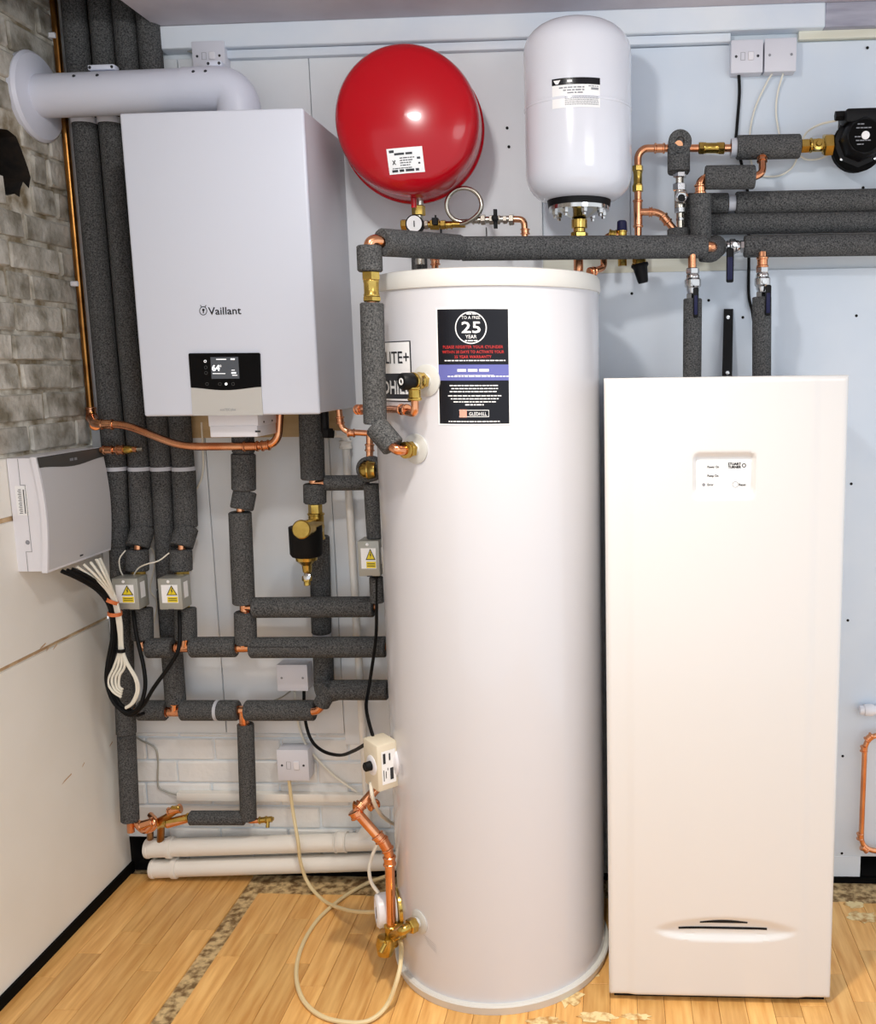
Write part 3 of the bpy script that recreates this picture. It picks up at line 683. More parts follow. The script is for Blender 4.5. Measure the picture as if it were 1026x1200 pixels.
def lidp(ys_, zs_, k=0): return [Vector((lidx(z) + 0.0007 * k, y, z)) for y, z in zip(ys_, zs_)]
mb = MB(); NZ_ = 12; NY_ = 12
def zcut(s): return z1 - 0.024 - 0.010 * (0.5 - 0.5 * math.cos(2 * math.pi * s)) * (1 if True else 0)
g = []; 
for i in range(NY_ + 1):
    s = i / NY_; y = y0 + 0.006 + (y1 - y0 - 0.009) * s; zt = zcut(s)
    g.append([Vector((lidx(z) + 0.0004, y, z)) for z in [z0 + 0.003 + (zt - z0 - 0.003) * j / NZ_ for j in range(NZ_ + 1)]])
mb.add([p for r in g for p in r], [(i * (NZ_ + 1) + j, (i + 1) * (NZ_ + 1) + j, (i + 1) * (NZ_ + 1) + j + 1, i * (NZ_ + 1) + j + 1) for i in range(NY_) for j in range(NZ_)])
obj('grey_face', mb, 'grey_panel', lid)
mb = MB(); g = []
for i in range(NY_ + 1):
    s = i / NY_; y = y0 + 0.003 + (y1 - y0 - 0.004) * s; zt = zcut(s)
    g.append([Vector((lidx(z) + 0.0012, y, z)) for z in [zt + (z1 + 0.002 - zt) * j / 3 for j in range(4)]])
mb.add([p for r in g for p in r], [(i * 4 + j, (i + 1) * 4 + j, (i + 1) * 4 + j + 1, i * 4 + j + 1) for i in range(NY_) for j in range(3)])
obj('dark_band', mb, 'dark_band', lid)
q = Print(lambda u, v: Vector((lidx(z1 - 0.015) + 0.0030, (y0 + y1) / 2 + u, z1 - 0.021 + v))); q.micro(-0.016, 0.001, 0.018, 0.007, 4); q.out('lettering', 'ink_grey', lid)
q = Print(lambda u, v: Vector((lidx(z0 + 0.012) + 0.001, (y0 + y1) / 2 + u, z0 + 0.010 + v))); q.rect(-0.008, 0, 0.008, 0.004); q.out('lettering', 'ink', lid)
q = Print(lambda u, v: Vector((cxw + 0.030 + u, y0 + 0.0055, (z0 + z1) / 2 + v))); q.rect(-0.016, 0.0, 0.014, 0.075); lp = q.out('label_plate', 'print_white', t)
q = Print(lambda u, v: Vector((cxw + 0.030 + u, y0 + 0.0050, (z0 + z1) / 2 + v)))
for i in range(16): q.rect(-0.010 + 0.002 * (i % 2), 0.005 + 0.004 * i, -0.001, 0.0065 + 0.004 * i)
q.rect(0.004, 0.005, 0.0065, 0.066); q.out('lettering', 'ink', lp)
q = Print(lambda u, v: Vector((cxw + u, y0 + 0.0055, z0 + v)))
for (u0, v0, u1, v1) in ((0.025, 0.0, 0.0265, 0.05), (0.025, 0.05, 0.040, 0.0515), (0.040, 0.05, 0.0415, 0.22), (0.028, 0.22, 0.0415, 0.2215), (0.028, 0.22, 0.0295, 0.287)): q.rect(u0, v0, u1, v1)
q.out('seam', 'ink_grey', t)
for (u, v) in ((0.032, 0.075),): screw(t, Vector((cxw + u, y0 + 0.006, z0 + v)), (0, -1, 0), 0.006, 'ink_grey')

# ================================================================== LEFT PIPEWORK
IP = 'insulated_pipe'; CI = 'pipe'
YR = -0.046
def vert(x, y, Y, z): p = P(x, y, Y); return Vector((p.x, p.y, z))
ZTOP = 2.70
# four risers
t = thing(IP, 'foam-lagged riser pipe closest to the brick wall, running down into the corner', CI, P(152, 962, -0.09))
a = P(137, 561, YR)
sleeve(t, vert(135.5, 561, YR, ZTOP), P(135.5, 549, YR), 0.0325); sleeve(t, P(136, 549.5, YR), P(140, 640, YR - 0.004), 0.0300); sleeve(t, P(140, 640, YR - 0.004), P(148, 860, -0.075), 0.0285); sleeve(t, P(148, 860.5, -0.075), P(152.5, 962, -0.09), 0.0265)
pipe(t, [P(151, 930, -0.088), P(153.5, 975, -0.092)], 0.011)
band(t, P(136, 549, YR), (0, 0, 1), 0.0320, 0.011); band(t, vert(135.5, 561, YR, P(99, 142, YR).z), (0, 0, 1), 0.033, 0.016, material='white_plastic')
ZV = -0.105
def zone_riser(x, label, dx):
    t = thing(IP, label, CI, P(x, 752, ZV))
    s = dx
    sleeve(t, vert(x, 561, YR, ZTOP), P(x, 549, YR), 0.0305); sleeve(t, P(x, 549.5, YR), P(x + 3 + s, 617.5, -0.056), 0.0325)
    sleeve(t, P(x + 4 + s, 618, -0.060), P(x - 3 + s, 641, -0.088), 0.0325); pipe(t, [P(x - 2 + s, 634, -0.09), P(x - 3 + s, 676, ZV)], 0.011)
    sleeve(t, P(x - 3.5 + s, 644, -0.10), P(x - 3 + s, 669, ZV), 0.0315)
    nut(t, P(x - 2 + s, 667, ZV), P(x - 2 + s, 680, ZV), 0.020, 'brass_nut')
    fitting(t, P(x - 2 + s, 680, ZV), P(x + 1 + s, 716, ZV), 0.016, 'valve_body', 'brass')
    sleeve(t, P(x + 2 + s, 712, ZV), P(x + 3 + s, 750, -0.118), 0.0305)
    band(t, P(x, 549, YR), (0, 0, 1), 0.0315, 0.011)
    return t
t = zone_riser(164, 'foam-lagged riser leading down to the zone valve box nearer the brick wall', 0)
band(t, vert(164, 561, YR, P(127, 142, YR).z), (0, 0, 1), 0.031, 0.016, material='white_plastic')
t = thing(IP, 'foam-lagged riser passing straight down between the two zone valve boxes', CI, P(205, 830, -0.06))
sleeve(t, vert(189.5, 561, YR, ZTOP), P(189.5, 549, YR), 0.0305); sleeve(t, P(189.5, 549.5, YR), P(196, 690, -0.05), 0.029); sleeve(t, P(196, 690.5, -0.05), P(206, 826, -0.06), 0.0300)
band(t, P(189.5, 549, YR), (0, 0, 1), 0.0305, 0.011)
t = zone_riser(215, 'foam-lagged riser leading down to the zone valve box farther from the brick wall', 0)

def zone_valve(x0, x1, y0, y1, Y, dep, label, lab=(0.15, 0.80)):
    t = thing('zone_valve', label, 'valve', P((x0 + x1) / 2, y1, Y + dep / 2))
    a, b = P(x0, y1, Y), P(x1, y0, Y)
    obj('actuator', MB().box((a.x, Y, a.z), (b.x, Y + dep, b.z), 0.0025, 2), 'box_grey', t)
    w_, h_ = b.x - a.x, b.z - a.z
    f = lambda u, v, k=1: Vector((a.x + u * w_, Y - 0.0007 * k, a.z + v * h_))
    lp = Print(lambda u, v: f(u, v, 1)).rect(0.14, 0.22, 0.84, 0.80).out('warning_label', 'sticker_white', t)
    q = Print(lambda u, v: f(u, v, 2)); q.poly([(0.36, 0.47), (0.82, 0.47), (0.59, 0.79)]).rect(0.38, 0.24, 0.82, 0.42); q.out('warning_sign', 'warn_yellow', lp)
    q = Print(lambda u, v: f(u, v, 3)); 
    for (p0, p1, p2) in (((0.36, 0.47), (0.82, 0.47), (0.59, 0.79)),):
        c = (0.59, 0.575); ins = [(c[0] + (p[0] - c[0]) * 0.78, c[1] + (p[1] - c[1]) * 0.78) for p in (p0, p1, p2)]; P3 = [p0, p1, p2]
        for i in range(3): q.poly([P3[i], P3[(i + 1) % 3], ins[(i + 1) % 3], ins[i]])
    q.poly([(0.60, 0.70), (0.55, 0.60), (0.59, 0.60), (0.56, 0.51), (0.64, 0.62), (0.60, 0.62), (0.63, 0.70)])
    q.rect(0.42, 0.35, 0.78, 0.37).rect(0.42, 0.29, 0.78, 0.31); q.out('lettering', 'ink', lp)
    screw(t, f(0.45, 0.90, 0), (0, -1, 0), 0.0045, 'print_white'); obj('manual_lever', MB().box(f(0.38, -0.01, 1), f(0.62, 0.02, -3)), 'ink', t, smooth=False)
    Print(lambda u, v: Vector((b.x + 0.0006, Y + 0.012 + u, a.z + v))).rect(0, 0.03, 0.026, 0.075).out('side_label', 'sticker_white', t)
    return t
zone_valve(133.5, 160.5, 678, 714.5, -0.178, 0.058, 'grey zone valve box with a warning label, nearer the brick wall')
zone_valve(187, 211.5, 678, 714.5, -0.178, 0.058, 'grey zone valve box with a warning label, farther from the brick wall')

# horizontal runs
YH = -0.130
t = thing(IP, 'long lagged pipe with printed foam joining both zone valves to the cylinder', CI, P(300, 772, YH))
sleeve(t, P(173, 759.5, YH), P(203, 759, YH), 25); sleeve(t, P(224, 758.5, YH), P(277, 758, YH), 25.5); sl = sleeve(t, P(294, 759, YH), P(452, 758, YH), 26)
pipe(t, [P(166, 752, YH), P(168, 760, YH), P(455, 758, YH)], 0.011, 0.01)
tee(t, P(217, 758.5, YH), P(206, 759, YH), P(227, 758.5, YH), P(218, 748, YH), 0.014); tee(t, P(285, 758.5, YH), P(276, 759, YH), P(296, 758.5, YH), P(286, 750, YH), 0.014)
r_ = 26 * (YH + D) / F_PX / 2
def fs_(u, v): return P(296, 758.5, YH) + Vector((u, -(r_ * math.cos(0.25 + v / r_)) - 0.0008, r_ * math.sin(0.25 + v / r_)))
q = Print(fs_); q.micro(0.0, 0.0, 0.17, 0.0042, 5); q.out('printed_text', 'foam_print', sl)
t = thing(IP, 'short lagged pipe above the printed one, from the boiler drop to the cylinder', CI, P(367, 724, YH))
sleeve(t, P(297, 712, YH), P(438, 711, YH), 25.5); pipe(t, [P(286, 712, YH), P(440, 711, YH)], 0.011)
t = thing(IP, 'lagged pipe dropping from under the control module with a kinked joint', CI, P(287, 757, YH))
sleeve(t, P(283.5, 480, YH), P(285, 531, YH), 26); sleeve(t, P(285, 531.5, YH), P(285.5, 574.5, YH), 28.5)
sleeve(t, P(287, 575.5, YH + 0.006), P(283, 597, YH - 0.006), 27.5); sleeve(t, P(281, 600, YH), P(285.5, 707.5, YH), 27); sleeve(t, P(287, 717, YH), P(288, 754, YH), 26.5)
pipe(t, [P(284, 560, YH), P(281.5, 598, YH), P(287, 760, YH)], 0.011, 0.01)
tee(t, P(286, 711.5, YH), P(286, 704, YH), P(287, 719, YH), P(299, 711.5, YH), 0.0135)
# magnetic filter line
YM = -0.085
t = thing(IP, 'lagged pipe dropping from the boiler to the brass magnetic filter', CI, P(369, 600, YM - 0.03))
sleeve(t, P(364, 480, -0.115), P(366.5, 562, -0.115), 28.5); sleeve(t, P(368.5, 567, -0.115), P(369, 590, -0.115), 27); pipe(t, [P(366, 555, -0.115), P(369, 600, -0.115)], 0.011)
tee(t, P(368, 566, -0.115), P(368, 560, -0.115), P(368, 572, -0.115), P(382, 566, -0.115), 0.0125)
sleeve(t, P(381, 566, -0.115), P(431, 565.5, -0.115), 18.5)
t = thing(IP, 'lagged pipe dropping behind the brass magnetic filter to the low cylinder branch', CI, P(378, 825, YM))
sleeve(t, P(374, 628, -0.055), P(376.5, 742, -0.055), 24, ri=0.011); sleeve(t, P(377.5, 747, -0.055), P(380, 806, -0.06), 24.5); pipe(t, [P(375, 640, -0.055), P(379, 800, -0.058)], 0.011)
band(t, P(376.8, 744.5, -0.055), (0, 0, 1), 0.0255, 0.012)
foam_elbow(t, [P(379, 800, -0.085), P(381, 812, -0.095), P(394, 809, -0.10)], 25, 0.02); sleeve(t, P(389, 808.5, -0.105), P(454, 808.5, -0.105), 25)
sleeve(t, P(376, 826, -0.11), P(388, 804, -0.11), 21, name='foam_wrap')
pipe(t, [P(366, 834, -0.105), P(372, 833, -0.108), P(382, 822, -0.11)], 0.011, 0.012)
# low run
YL5 = -0.075
t = thing(IP, 'lowest long lagged pipe broken by copper tees above the drain branch', CI, P(285, 846, YL5))
for x0, x1 in ((163, 195), (213, 253.5), (256, 279), (288, 369)): sleeve(t, P(x0, 832.5, YL5), P(x1, 832.5, YL5), 25.5)
band(t, P(254.7, 832.5, YL5), (1, 0, 0), 0.0285, 0.009); pipe(t, [P(158, 832.5, YL5), P(372, 832.5, YL5)], 0.011)
tee(t, P(204.5, 834, YL5), P(194, 834, YL5), P(215, 834, YL5), P(205, 824, YL5), 0.0145); tee(t, P(284, 833.5, YL5 - 0.006), P(278, 832.5, YL5), P(290, 832.5, YL5), P(286, 849, YL5 - 0.004), 0.0135)
t = thing(IP, 'lagged pipe dropping from the lowest run to the brass drain cock', CI, P(290, 962, YL5))
sleeve(t, P(287.5, 848, YL5), P(291, 960, YL5), 20.5); pipe(t, [P(287, 842, YL5), P(291, 962, YL5), P(308, 961.5, YL5)], 0.008, 0.01)
t = thing(IP, 'short lagged pipe lying low beside the tangle of copper valves', CI, P(255, 968, YL5))
sleeve(t, P(223, 958.5, YL5), P(286.5, 958.5, YL5), 18.5); pipe(t, [P(214, 958.5, YL5), P(290, 958.5, YL5)], 0.0078)
t = thing('drain_cock', 'small brass drain cock at the end of the low copper stub', 'valve', P(312, 970, YL5))
fitting(t, P(303, 961.5, YL5), P(313, 960.5, YL5), 0.009, 'body', 'brass'); nut(t, P(312, 960.5, YL5), P(319, 960, YL5), 0.009, 'hex_nut'); pipe(t, [P(314, 961, YL5), P(313.5, 970, YL5 - 0.01)], 0.0055, 0, 'spout', 'brass'); screw(t, P(320, 959.5, YL5), (1, 0, 0), 0.006, 'brass', 'spindle')
# copper tangle in the corner
t = thing('valve_cluster', 'tangle of old copper pipes and brass valves in the corner by the floor', 'valve', P(190, 982, -0.06))
YQ = -0.075
pipe(t, [P(160, 964, YQ - 0.01), P(168, 974, YQ - 0.02), P(180, 970, YQ - 0.02), P(183, 960, YQ)], 0.0115, 0.02)
fitting(t, P(164, 968, YQ - 0.03), P(180, 963, YQ - 0.03), 0.0135, 'copper_elbow'); pipe(t, [P(172, 974, YQ - 0.035), P(183, 962, YQ - 0.03), P(176, 955, YQ)], 0.009, 0.02)
pipe(t, [P(186, 962, YQ), P(196, 957, YQ - 0.01), P(206, 950, YQ), P(209, 946, YQ + 0.01)], 0.010, 0.02, 'copper_pipe', 'copper_dull')
nut(t, P(183, 966, YQ), P(196, 961, YQ), 0.0165, 'brass_nut'); fitting(t, P(194, 965, YQ - 0.01), P(222, 958, YQ - 0.004), 0.0125, 'brass_body', 'brass')
pipe(t, [P(196, 967, YQ - 0.015), P(221, 960, YQ - 0.006)], 0.010, 0); fitting(t, P(197, 952, YQ - 0.004), P(212, 947, YQ), 0.0125, 'copper_coupling')
pipe(t, [P(189, 964, YQ), P(188, 985, YQ + 0.02)], 0.011, 0, 'copper_pipe', 'copper_dull'); pipe(t, [P(176, 970, YQ), P(176, 984, YQ + 0.03)], 0.010, 0, 'copper_pipe', 'copper_dull')
obj('tap_wing', MB().box(P(200, 949, YQ - 0.022), P(211, 944, YQ - 0.014), 0.0015, 1), 'brass', t)

# gas pipe, condensing stub
YG = -0.16
t = thing('gas_pipe', 'long copper gas pipe running down the brick wall and bending under the boiler', 'pipe', P(215, 527, YG))
gx = PX(106.5, 482, XL + 0.018)
pipe(t, [Vector((gx.x, gx.y, ZTOP)), gx, P(110, 496, gx.y - 0.01), P(113, 497, -0.12)], 0.0102, 0.02, 'copper_pipe', 'copper_dull')
fitting(t, gx + Vector((0, 0, 0.012)), gx + Vector((0, 0, -0.012)), 0.0125); fitting(t, P(107.5, 489, gx.y), P(112, 498, -0.10), 0.0145, 'copper_elbow')
pipe(t, [P(110, 496, -0.12), P(118, 497, YG), P(147, 497.5, YG), P(212, 523.5, YG - 0.01), P(300, 523, YG), P(319, 521, YG), P(326, 512, YG), P(328, 480, YG)], 0.0108, 0.05)
fitting(t, P(118, 497.2, YG), P(133, 497.4, YG), 0.0125); fitting(t, P(285, 523.3, YG), P(303, 522.8, YG), 0.0125); fitting(t, P(306, 522.8, YG), P(316, 521.5, YG), 0.0128)
z_ = P(92, 333, gx.y).z
o = obj('pipe_clip', MB().box((XL, gx.y - 0.016, z_ - 0.007), (gx.x + 0.004, gx.y + 0.01, z_ + 0.007), 0.002, 1), 'white_plastic', t); o['label'] = 'white plastic clip'
z_ = P(68, 43, gx.y).z; obj('pipe_clip', MB().box((XL, gx.y - 0.016, z_ - 0.007), (gx.x + 0.004, gx.y + 0.01, z_ + 0.007), 0.002, 1), 'white_plastic', t)
t = thing('copper_stub', 'short copper stub with a brass end valve below the bent gas pipe', 'pipe', P(140, 532, -0.12))
pipe(t, [P(118, 527.5, -0.12), P(160, 526.5, -0.12)], 0.0085, 0); fitting(t, P(121, 527.4, -0.12), P(133, 527.2, -0.12), 0.0105); fitting(t, P(137, 527.2, -0.12), P(146, 527, -0.12), 0.0125)
obj('brass_body', MB().lathe(P(146, 527, -0.12), P(160, 526.5, -0.12) - P(146, 527, -0.12), [(0, 0.011), (0.012, 0.012), (0.03, 0.007), (0.034, 0.005)], 14), 'brass', t); nut(t, P(160, 526.5, -0.12), P(167, 526.2, -0.12), 0.006, 'end_cap', 'nickel')
t = thing('copper_pipe', 'thin copper pipe elbowing from the boiler towards the cylinder', 'pipe', P(415, 512, -0.2))
pipe(t, [P(397, 480, -0.2), P(400, 506, -0.2), P(436, 508, -0.2)], 0.0082, 0.03); fitting(t, P(398, 488, -0.2), P(399, 497, -0.2), 0.0095); fitting(t, P(407, 507.5, -0.2), P(416, 507.5, -0.2), 0.0095)
# condensate trap and overflow pipe
t = thing('condensate_trap', 'black plastic condensate drain elbow hanging under the boiler', 'drain', P(385, 514, -0.15))
pipe(t, [P(380, 480, -0.15), P(381, 508, -0.15), P(391, 509, -0.14)], 0.011, 0.012, 'elbow', 'black_plastic'); nut(t, P(384, 513, -0.15), P(384, 502, -0.15), 0.016, 'collar', 'black_plastic')
t = thing('overflow_pipe', 'slim white plastic overflow pipe running down the wall beside the cylinder', 'pipe', P(424, 980, -0.05))
Yo = -0.04
pipe(t, [P(391, 508.5, -0.12), P(404, 509, -0.08)], 0.010, 0, 'branch', 'pvc'); fitting(t, P(404.5, 516, Yo), P(405, 526, Yo), 0.0165, 'socket', 'pvc'); pipe(t, [P(404, 505, Yo), P(405, 520, Yo)], 0.0125, 0, 'plastic_tee', 'pvc')
pipe(t, [P(405, 520, Yo), P(432, 978, Yo)], 0.0108, 0, 'plastic_pipe', 'pvc')
# magnetic filter
t = thing('magnetic_filter', 'brass magnetic filter with a black collar hanging below the boiler', 'filter', P(360, 684, -0.13))
nut(t, P(369, 590, -0.115), P(369.5, 603, -0.115), 0.019, 'brass_nut')
fitting(t, P(370, 601, -0.115), P(371, 632, -0.115), 0.0215, 'brass_body', 'brass')
c0 = P(352.5, 620.5, -0.245); ax = (P(371, 617, -0.115) - c0)
obj('cap', MB().lathe(c0, ax, [(0, 0.0), (0, 0.0225), (0.003, 0.0255), (0.010, 0.0255), (0.012, 0.023), (0.10, 0.0235), (0.125, 0.024)], 32), 'brass', t)
cb = P(357, 638, -0.165)
zt, zb = P(357, 616, -0.165).z, P(357, 653, -0.165).z
obj('black_collar', MB().lathe((cb.x + 0.004, -0.165, zt), (0, 0, -1), [(0, 0.030), (0.002, 0.045), (zt - zb - 0.012, 0.045), (zt - zb - 0.004, 0.040), (zt - zb, 0.028)], 32), 'black_rubber', t)
xq = P(359, 655, -0.165).x; zq = zb + 0.004
obj('brass_cone', MB().lathe((xq, -0.165, zq), (0, 0, -1), [(0, 0.031), (0.012, 0.029), (0.016, 0.024), (0.026, 0.014), (0.045, 0.012), (0.047, 0.009), (0.055, 0.008)], 24), 'brass', t)
nut(t, P(359.5, 675, -0.165), P(359.5, 681, -0.165), 0.0135, 'drain_nut', 'brass'); obj('drain_ring', MB().lathe(P(360, 676, -0.185), (0, -1, 0.3), [(0, 0.008), (0.004, 0.010), (0.006, 0.006)], 16), 'chrome', t); nut(t, P(359.5, 681, -0.165), P(360, 686, -0.165), 0.009, 'drain_cap', 'brass')

# pipes between boiler and cylinder
Yk = -0.20
t = thing(IP, 'lagged pipe half hidden by the cylinder, with a round brass pump valve', CI, P(436, 705, Yk))
pipe(t, [P(433, 510, Yk), P(433, 548, Yk)], 0.0095, 0); fitting(t, P(433, 520, Yk), P(433, 529, Yk), 0.011)
c = P(434, 550, Yk - 0.02)
obj('foam_ring', MB().lathe(c + Vector((0, 0.03, 0)), (-0.15, -1, 0), [(0, 0.03), (0.004, 0.034), (0.036, 0.034), (0.040, 0.030), (0.040, 0.025), (0.01, 0.022)], 24), 'foam', t)
obj('brass_ball', MB().lathe(c + Vector((-0.028, -0.012, 0)), (1, 0, 0), [(0, 0.006), (0.004, 0.014), (0.014, 0.0215), (0.022, 0.0235), (0.024, 0.0255), (0.028, 0.0255), (0.030, 0.0235), (0.045, 0.021)], 24), 'brass', t)
sleeve(t, P(435, 567, Yk), P(439, 631, Yk), 19); fitting(t, P(438, 630, Yk), P(438.5, 640, Yk), 0.014, 'brass_nut', 'brass'); sleeve(t, P(440.5, 676, Yk), P(442, 706, Yk), 17)
zone_valve(420.5, 443.5, 634, 675.5, -0.235, 0.07, 'grey zone valve box with a warning label, tucked against the cylinder')

# waste pipes and their sockets
for (x0, ya, x1, yb, w_, xs, lb_, gaps) in ((172, 994, 452, 985.5, 20.5, 203, 'upper of two thick white plastic waste pipes running along the skirting', True), (178, 1018, 470, 1009, 20, 209, 'lower of two thick white plastic waste pipes resting just above the floor', False)):
    Yw = -0.05; t = thing('waste_pipe', lb_, 'pipe', P((x0 + x1) / 2, ya + 8, Yw))
    r_ = M(w_ / 2, 300, 1000, Yw)
    pipe(t, [P(xs - 14, ya - 0.4, Yw), P(x1, yb, Yw)], r_, 0, 'plastic_pipe', 'pvc', 24)
    e0, e1 = P(x0, ya, Yw), P(xs, ya - 1, Yw); L = (e1 - e0).length
    obj('socket', MB().lathe(e0, e1 - e0, [(0, r_ * 0.9), (0, r_ + 0.002), (0.004, r_ + 0.0035), (0.010, r_ + 0.0035), (0.012, r_ + 0.0015), (L - 0.018, r_ + 0.0015), (L - 0.016, r_ + 0.0055), (L - 0.003, r_ + 0.0055), (L, r_ + 0.001)], 28), 'pvc', t)
    if gaps:
        fitting(t, P(393, 987, Yw), P(407, 986.5, Yw), r_ + 0.003, 'socket', 'pvc'); pipe(t, [P(406, 986, Yw), P(425, 985, Yw), P(433, 972, Yw + 0.01)], r_ * 0.92, 0.05, 'swept_branch', 'pvc', 20)

# ================================================================== SWITCH BOXES
def wall_box(x0, x1, y0, y1, Y, label, kind='blank', name='junction_box', cat='switch', material='lilac_plastic'):
    t = thing(name, label, cat, P((x0 + x1) / 2, y1, Y / 2))
    a, b = P(x0, y1, Y), P(x1, y0, Y); w_, h_ = b.x - a.x, b.z - a.z
    obj('back_box', MB().box((a.x + 0.001, Y + 0.008, a.z + 0.001), (b.x - 0.001, -0.009, b.z - 0.001), 0.003, 2), material, t)
    obj('face_plate', MB().box((a.x, Y, a.z), (b.x, Y + 0.0085, b.z), 0.003, 2), material, t)
    for u in (0.16, 0.84): screw(t, Vector((a.x + w_ * u, Y - 0.0002, a.z + h_ * 0.5)), (0, -1, 0), 0.0036, 'ink' if kind == 'switch' else 'ink_grey')
    if kind == 'switch':
        obj('rocker', MB().box((a.x + w_ * 0.53, Y - 0.004, a.z + h_ * 0.37), (a.x + w_ * 0.71, Y + 0.002, a.z + h_ * 0.63), 0.0015, 1), 'white_plastic', t)
        Print(lambda u, v: Vector((a.x + w_ * u, Y - 0.0006, a.z + h_ * v))).rect(0.30, 0.38, 0.315, 0.62).rect(0.30, 0.38, 0.44, 0.39).rect(0.43, 0.38, 0.44, 0.62).rect(0.30, 0.61, 0.44, 0.62).out('fuse_holder', 'ink_grey', t)
    return t
wall_box(325, 359.5, 779, 810, -0.062, 'plain white junction box below the printed foam pipe', 'blank', 'junction_box', 'junction box')
wall_box(325.5, 360.5, 879, 915, -0.062, 'white fused switch with a cream flex, below the plain junction box', 'switch', 'fused_switch')
wall_box(226, 262, 47, 84, -0.05, 'white fused switch on the wall behind the flue elbow', 'switch', 'fused_switch')
wall_box(856, 894.2, 45.5, 86, -0.05, 'white fused switch by the ceiling beam with a black cable', 'switch', 'fused_switch')
wall_box(895.2, 933.5, 43.5, 84.5, -0.05, 'plain white junction box beside the fused switch near the ceiling beam', 'blank', 'junction_box', 'junction box')

# ================================================================== CYLINDER CONNECTIONS
def rosette(parent, x, y, r=0.033, name='rosette'):
    p = cyl(x, y); n_ = cyl_n(p)
    return obj(name, MB().lathe(p - n_ * 0.004, n_, [(0, r), (0.006, r), (0.009, r * 0.8), (0.010, r * 0.45), (0.016, r * 0.42), (0.016, 0)], 28), 'clear_plastic', parent), p, n_
YV = -0.60
# --- hot outlet: nozzle, elbow, lagged riser, run over the top
t = thing(IP, 'lagged pipe rising from the cylinder side through a brass coupling and over its top', CI, P(437, 530, YV))
_, p, n_ = rosette(tank, 487, 526, 0.034)
q0 = p + n_ * 0.012; q1 = p + n_ * 0.045
nut(t, q0, q0 + n_ * 0.014, 0.0185, 'brass_nut'); fitting(t, q0 + n_ * 0.013, q0 + n_ * 0.026, 0.0165, 'brass_nut', 'brass')
el = q0 + n_ * 0.05; e2 = P(452, 516, YV - 0.012); e3 = P(440, 494, YV)
pipe(t, [q0 + n_ * 0.01, el, e2, e3, P(438.5, 470, YV)], 0.0112, 0.03)
sleeve(t, P(461, 524, YV - 0.015), P(440, 499, YV - 0.004), 29); sleeve(t, P(439.5, 497, YV), P(435.5, 355, YV), 27.5)
pipe(t, [P(435.5, 360, YV), P(433, 315, YV)], 0.011)
nut(t, P(435.6, 354, YV), P(435.4, 347, YV), 0.0205, 'brass_nut'); fitting(t, P(435.3, 348, YV), P(434.6, 328, YV), 0.0165, 'brass_body', 'brass', 0.001); nut(t, P(434.6, 329, YV), P(434.2, 318, YV), 0.0205, 'brass_nut')
sleeve(t, P(433.6, 318.5, YV), P(432.3, 288, YV), 29); pipe(t, [P(432.5, 300, YV), P(432.5, 281, YV), P(450, 283, YV + 0.02)], 0.0125, 0.03)
sleeve(t, P(447, 284, YV + 0.01), P(538, 290, -0.37), 30); 
B0, B1 = P(540, 291.5, -0.365), P(826, 289, -0.20)
sleeve(t, B0, B1, 0.0285, n=28); pipe(t, [P(500, 287, -0.43), B0, B1, P(834, 289, -0.20), P(836, 292, -0.15)], 0.0125, 0.02)
o = obj('foam_elbow', MB().tube(fillet([P(822, 293, -0.165), P(832, 294, -0.16), P(838, 289, -0.10)], 0.03), 0.030, 20), 'foam', t)
# --- temperature relief valve
t = thing('relief_valve', 'brass relief valve with a black cap screwed into the cylinder side', 'valve', P(487, 466, YV))
_, p, n_ = rosette(tank, 499.5, 446, 0.035)
q0 = p + n_ * 0.012
nut(t, q0, q0 + n_ * 0.014, 0.018, 'brass_nut'); fitting(t, q0 + n_ * 0.013, q0 + n_ * 0.045, 0.0175, 'brass_body', 'brass', 0.0015)
k0 = q0 + n_ * 0.040; kd = Vector((-0.70, -0.71, -0.02)).normalized()
obj('cap', MB().lathe(k0, kd, [(0, 0.015), (0.004, 0.018), (0.026, 0.0185), (0.030, 0.016), (0.0302, 0.010), (0.028, 0.009), (0.028, 0)], 28), 'black_plastic', t)
obj('cap_ring', MB().lathe(k0 + kd * 0.0295, kd, [(0, 0.0075), (0.0015, 0.0075), (0.0015, 0.0045), (0, 0.0045)], 20, loop=True), 'print_white', t)
out = k0 + Vector((0.002, 0, -0.004)); zz = Vector((0, 0, -1))
fitting(t, out + zz * 0.008, out + zz * 0.038, 0.0135, 'outlet_nut', 'brass')
bot = out + zz * 0.066
cy1 = cyl(464, 479.5).y - 0.016; cy2 = cyl(448, 480).y - 0.016
pipe(t, [out + zz * 0.03, bot, P(464, 479.5, cy1), P(448, 479.8, cy2), P(420, 480, cy2 + 0.10)], 0.0085, 0.024)
fitting(t, P(470, 479.8, cy1 - 0.024), P(477, 480.2, cy1 - 0.05), 0.0105); fitting(t, P(418.5, 480, cy2 + 0.105), P(423.5, 480, cy2 + 0.085), 0.0105)
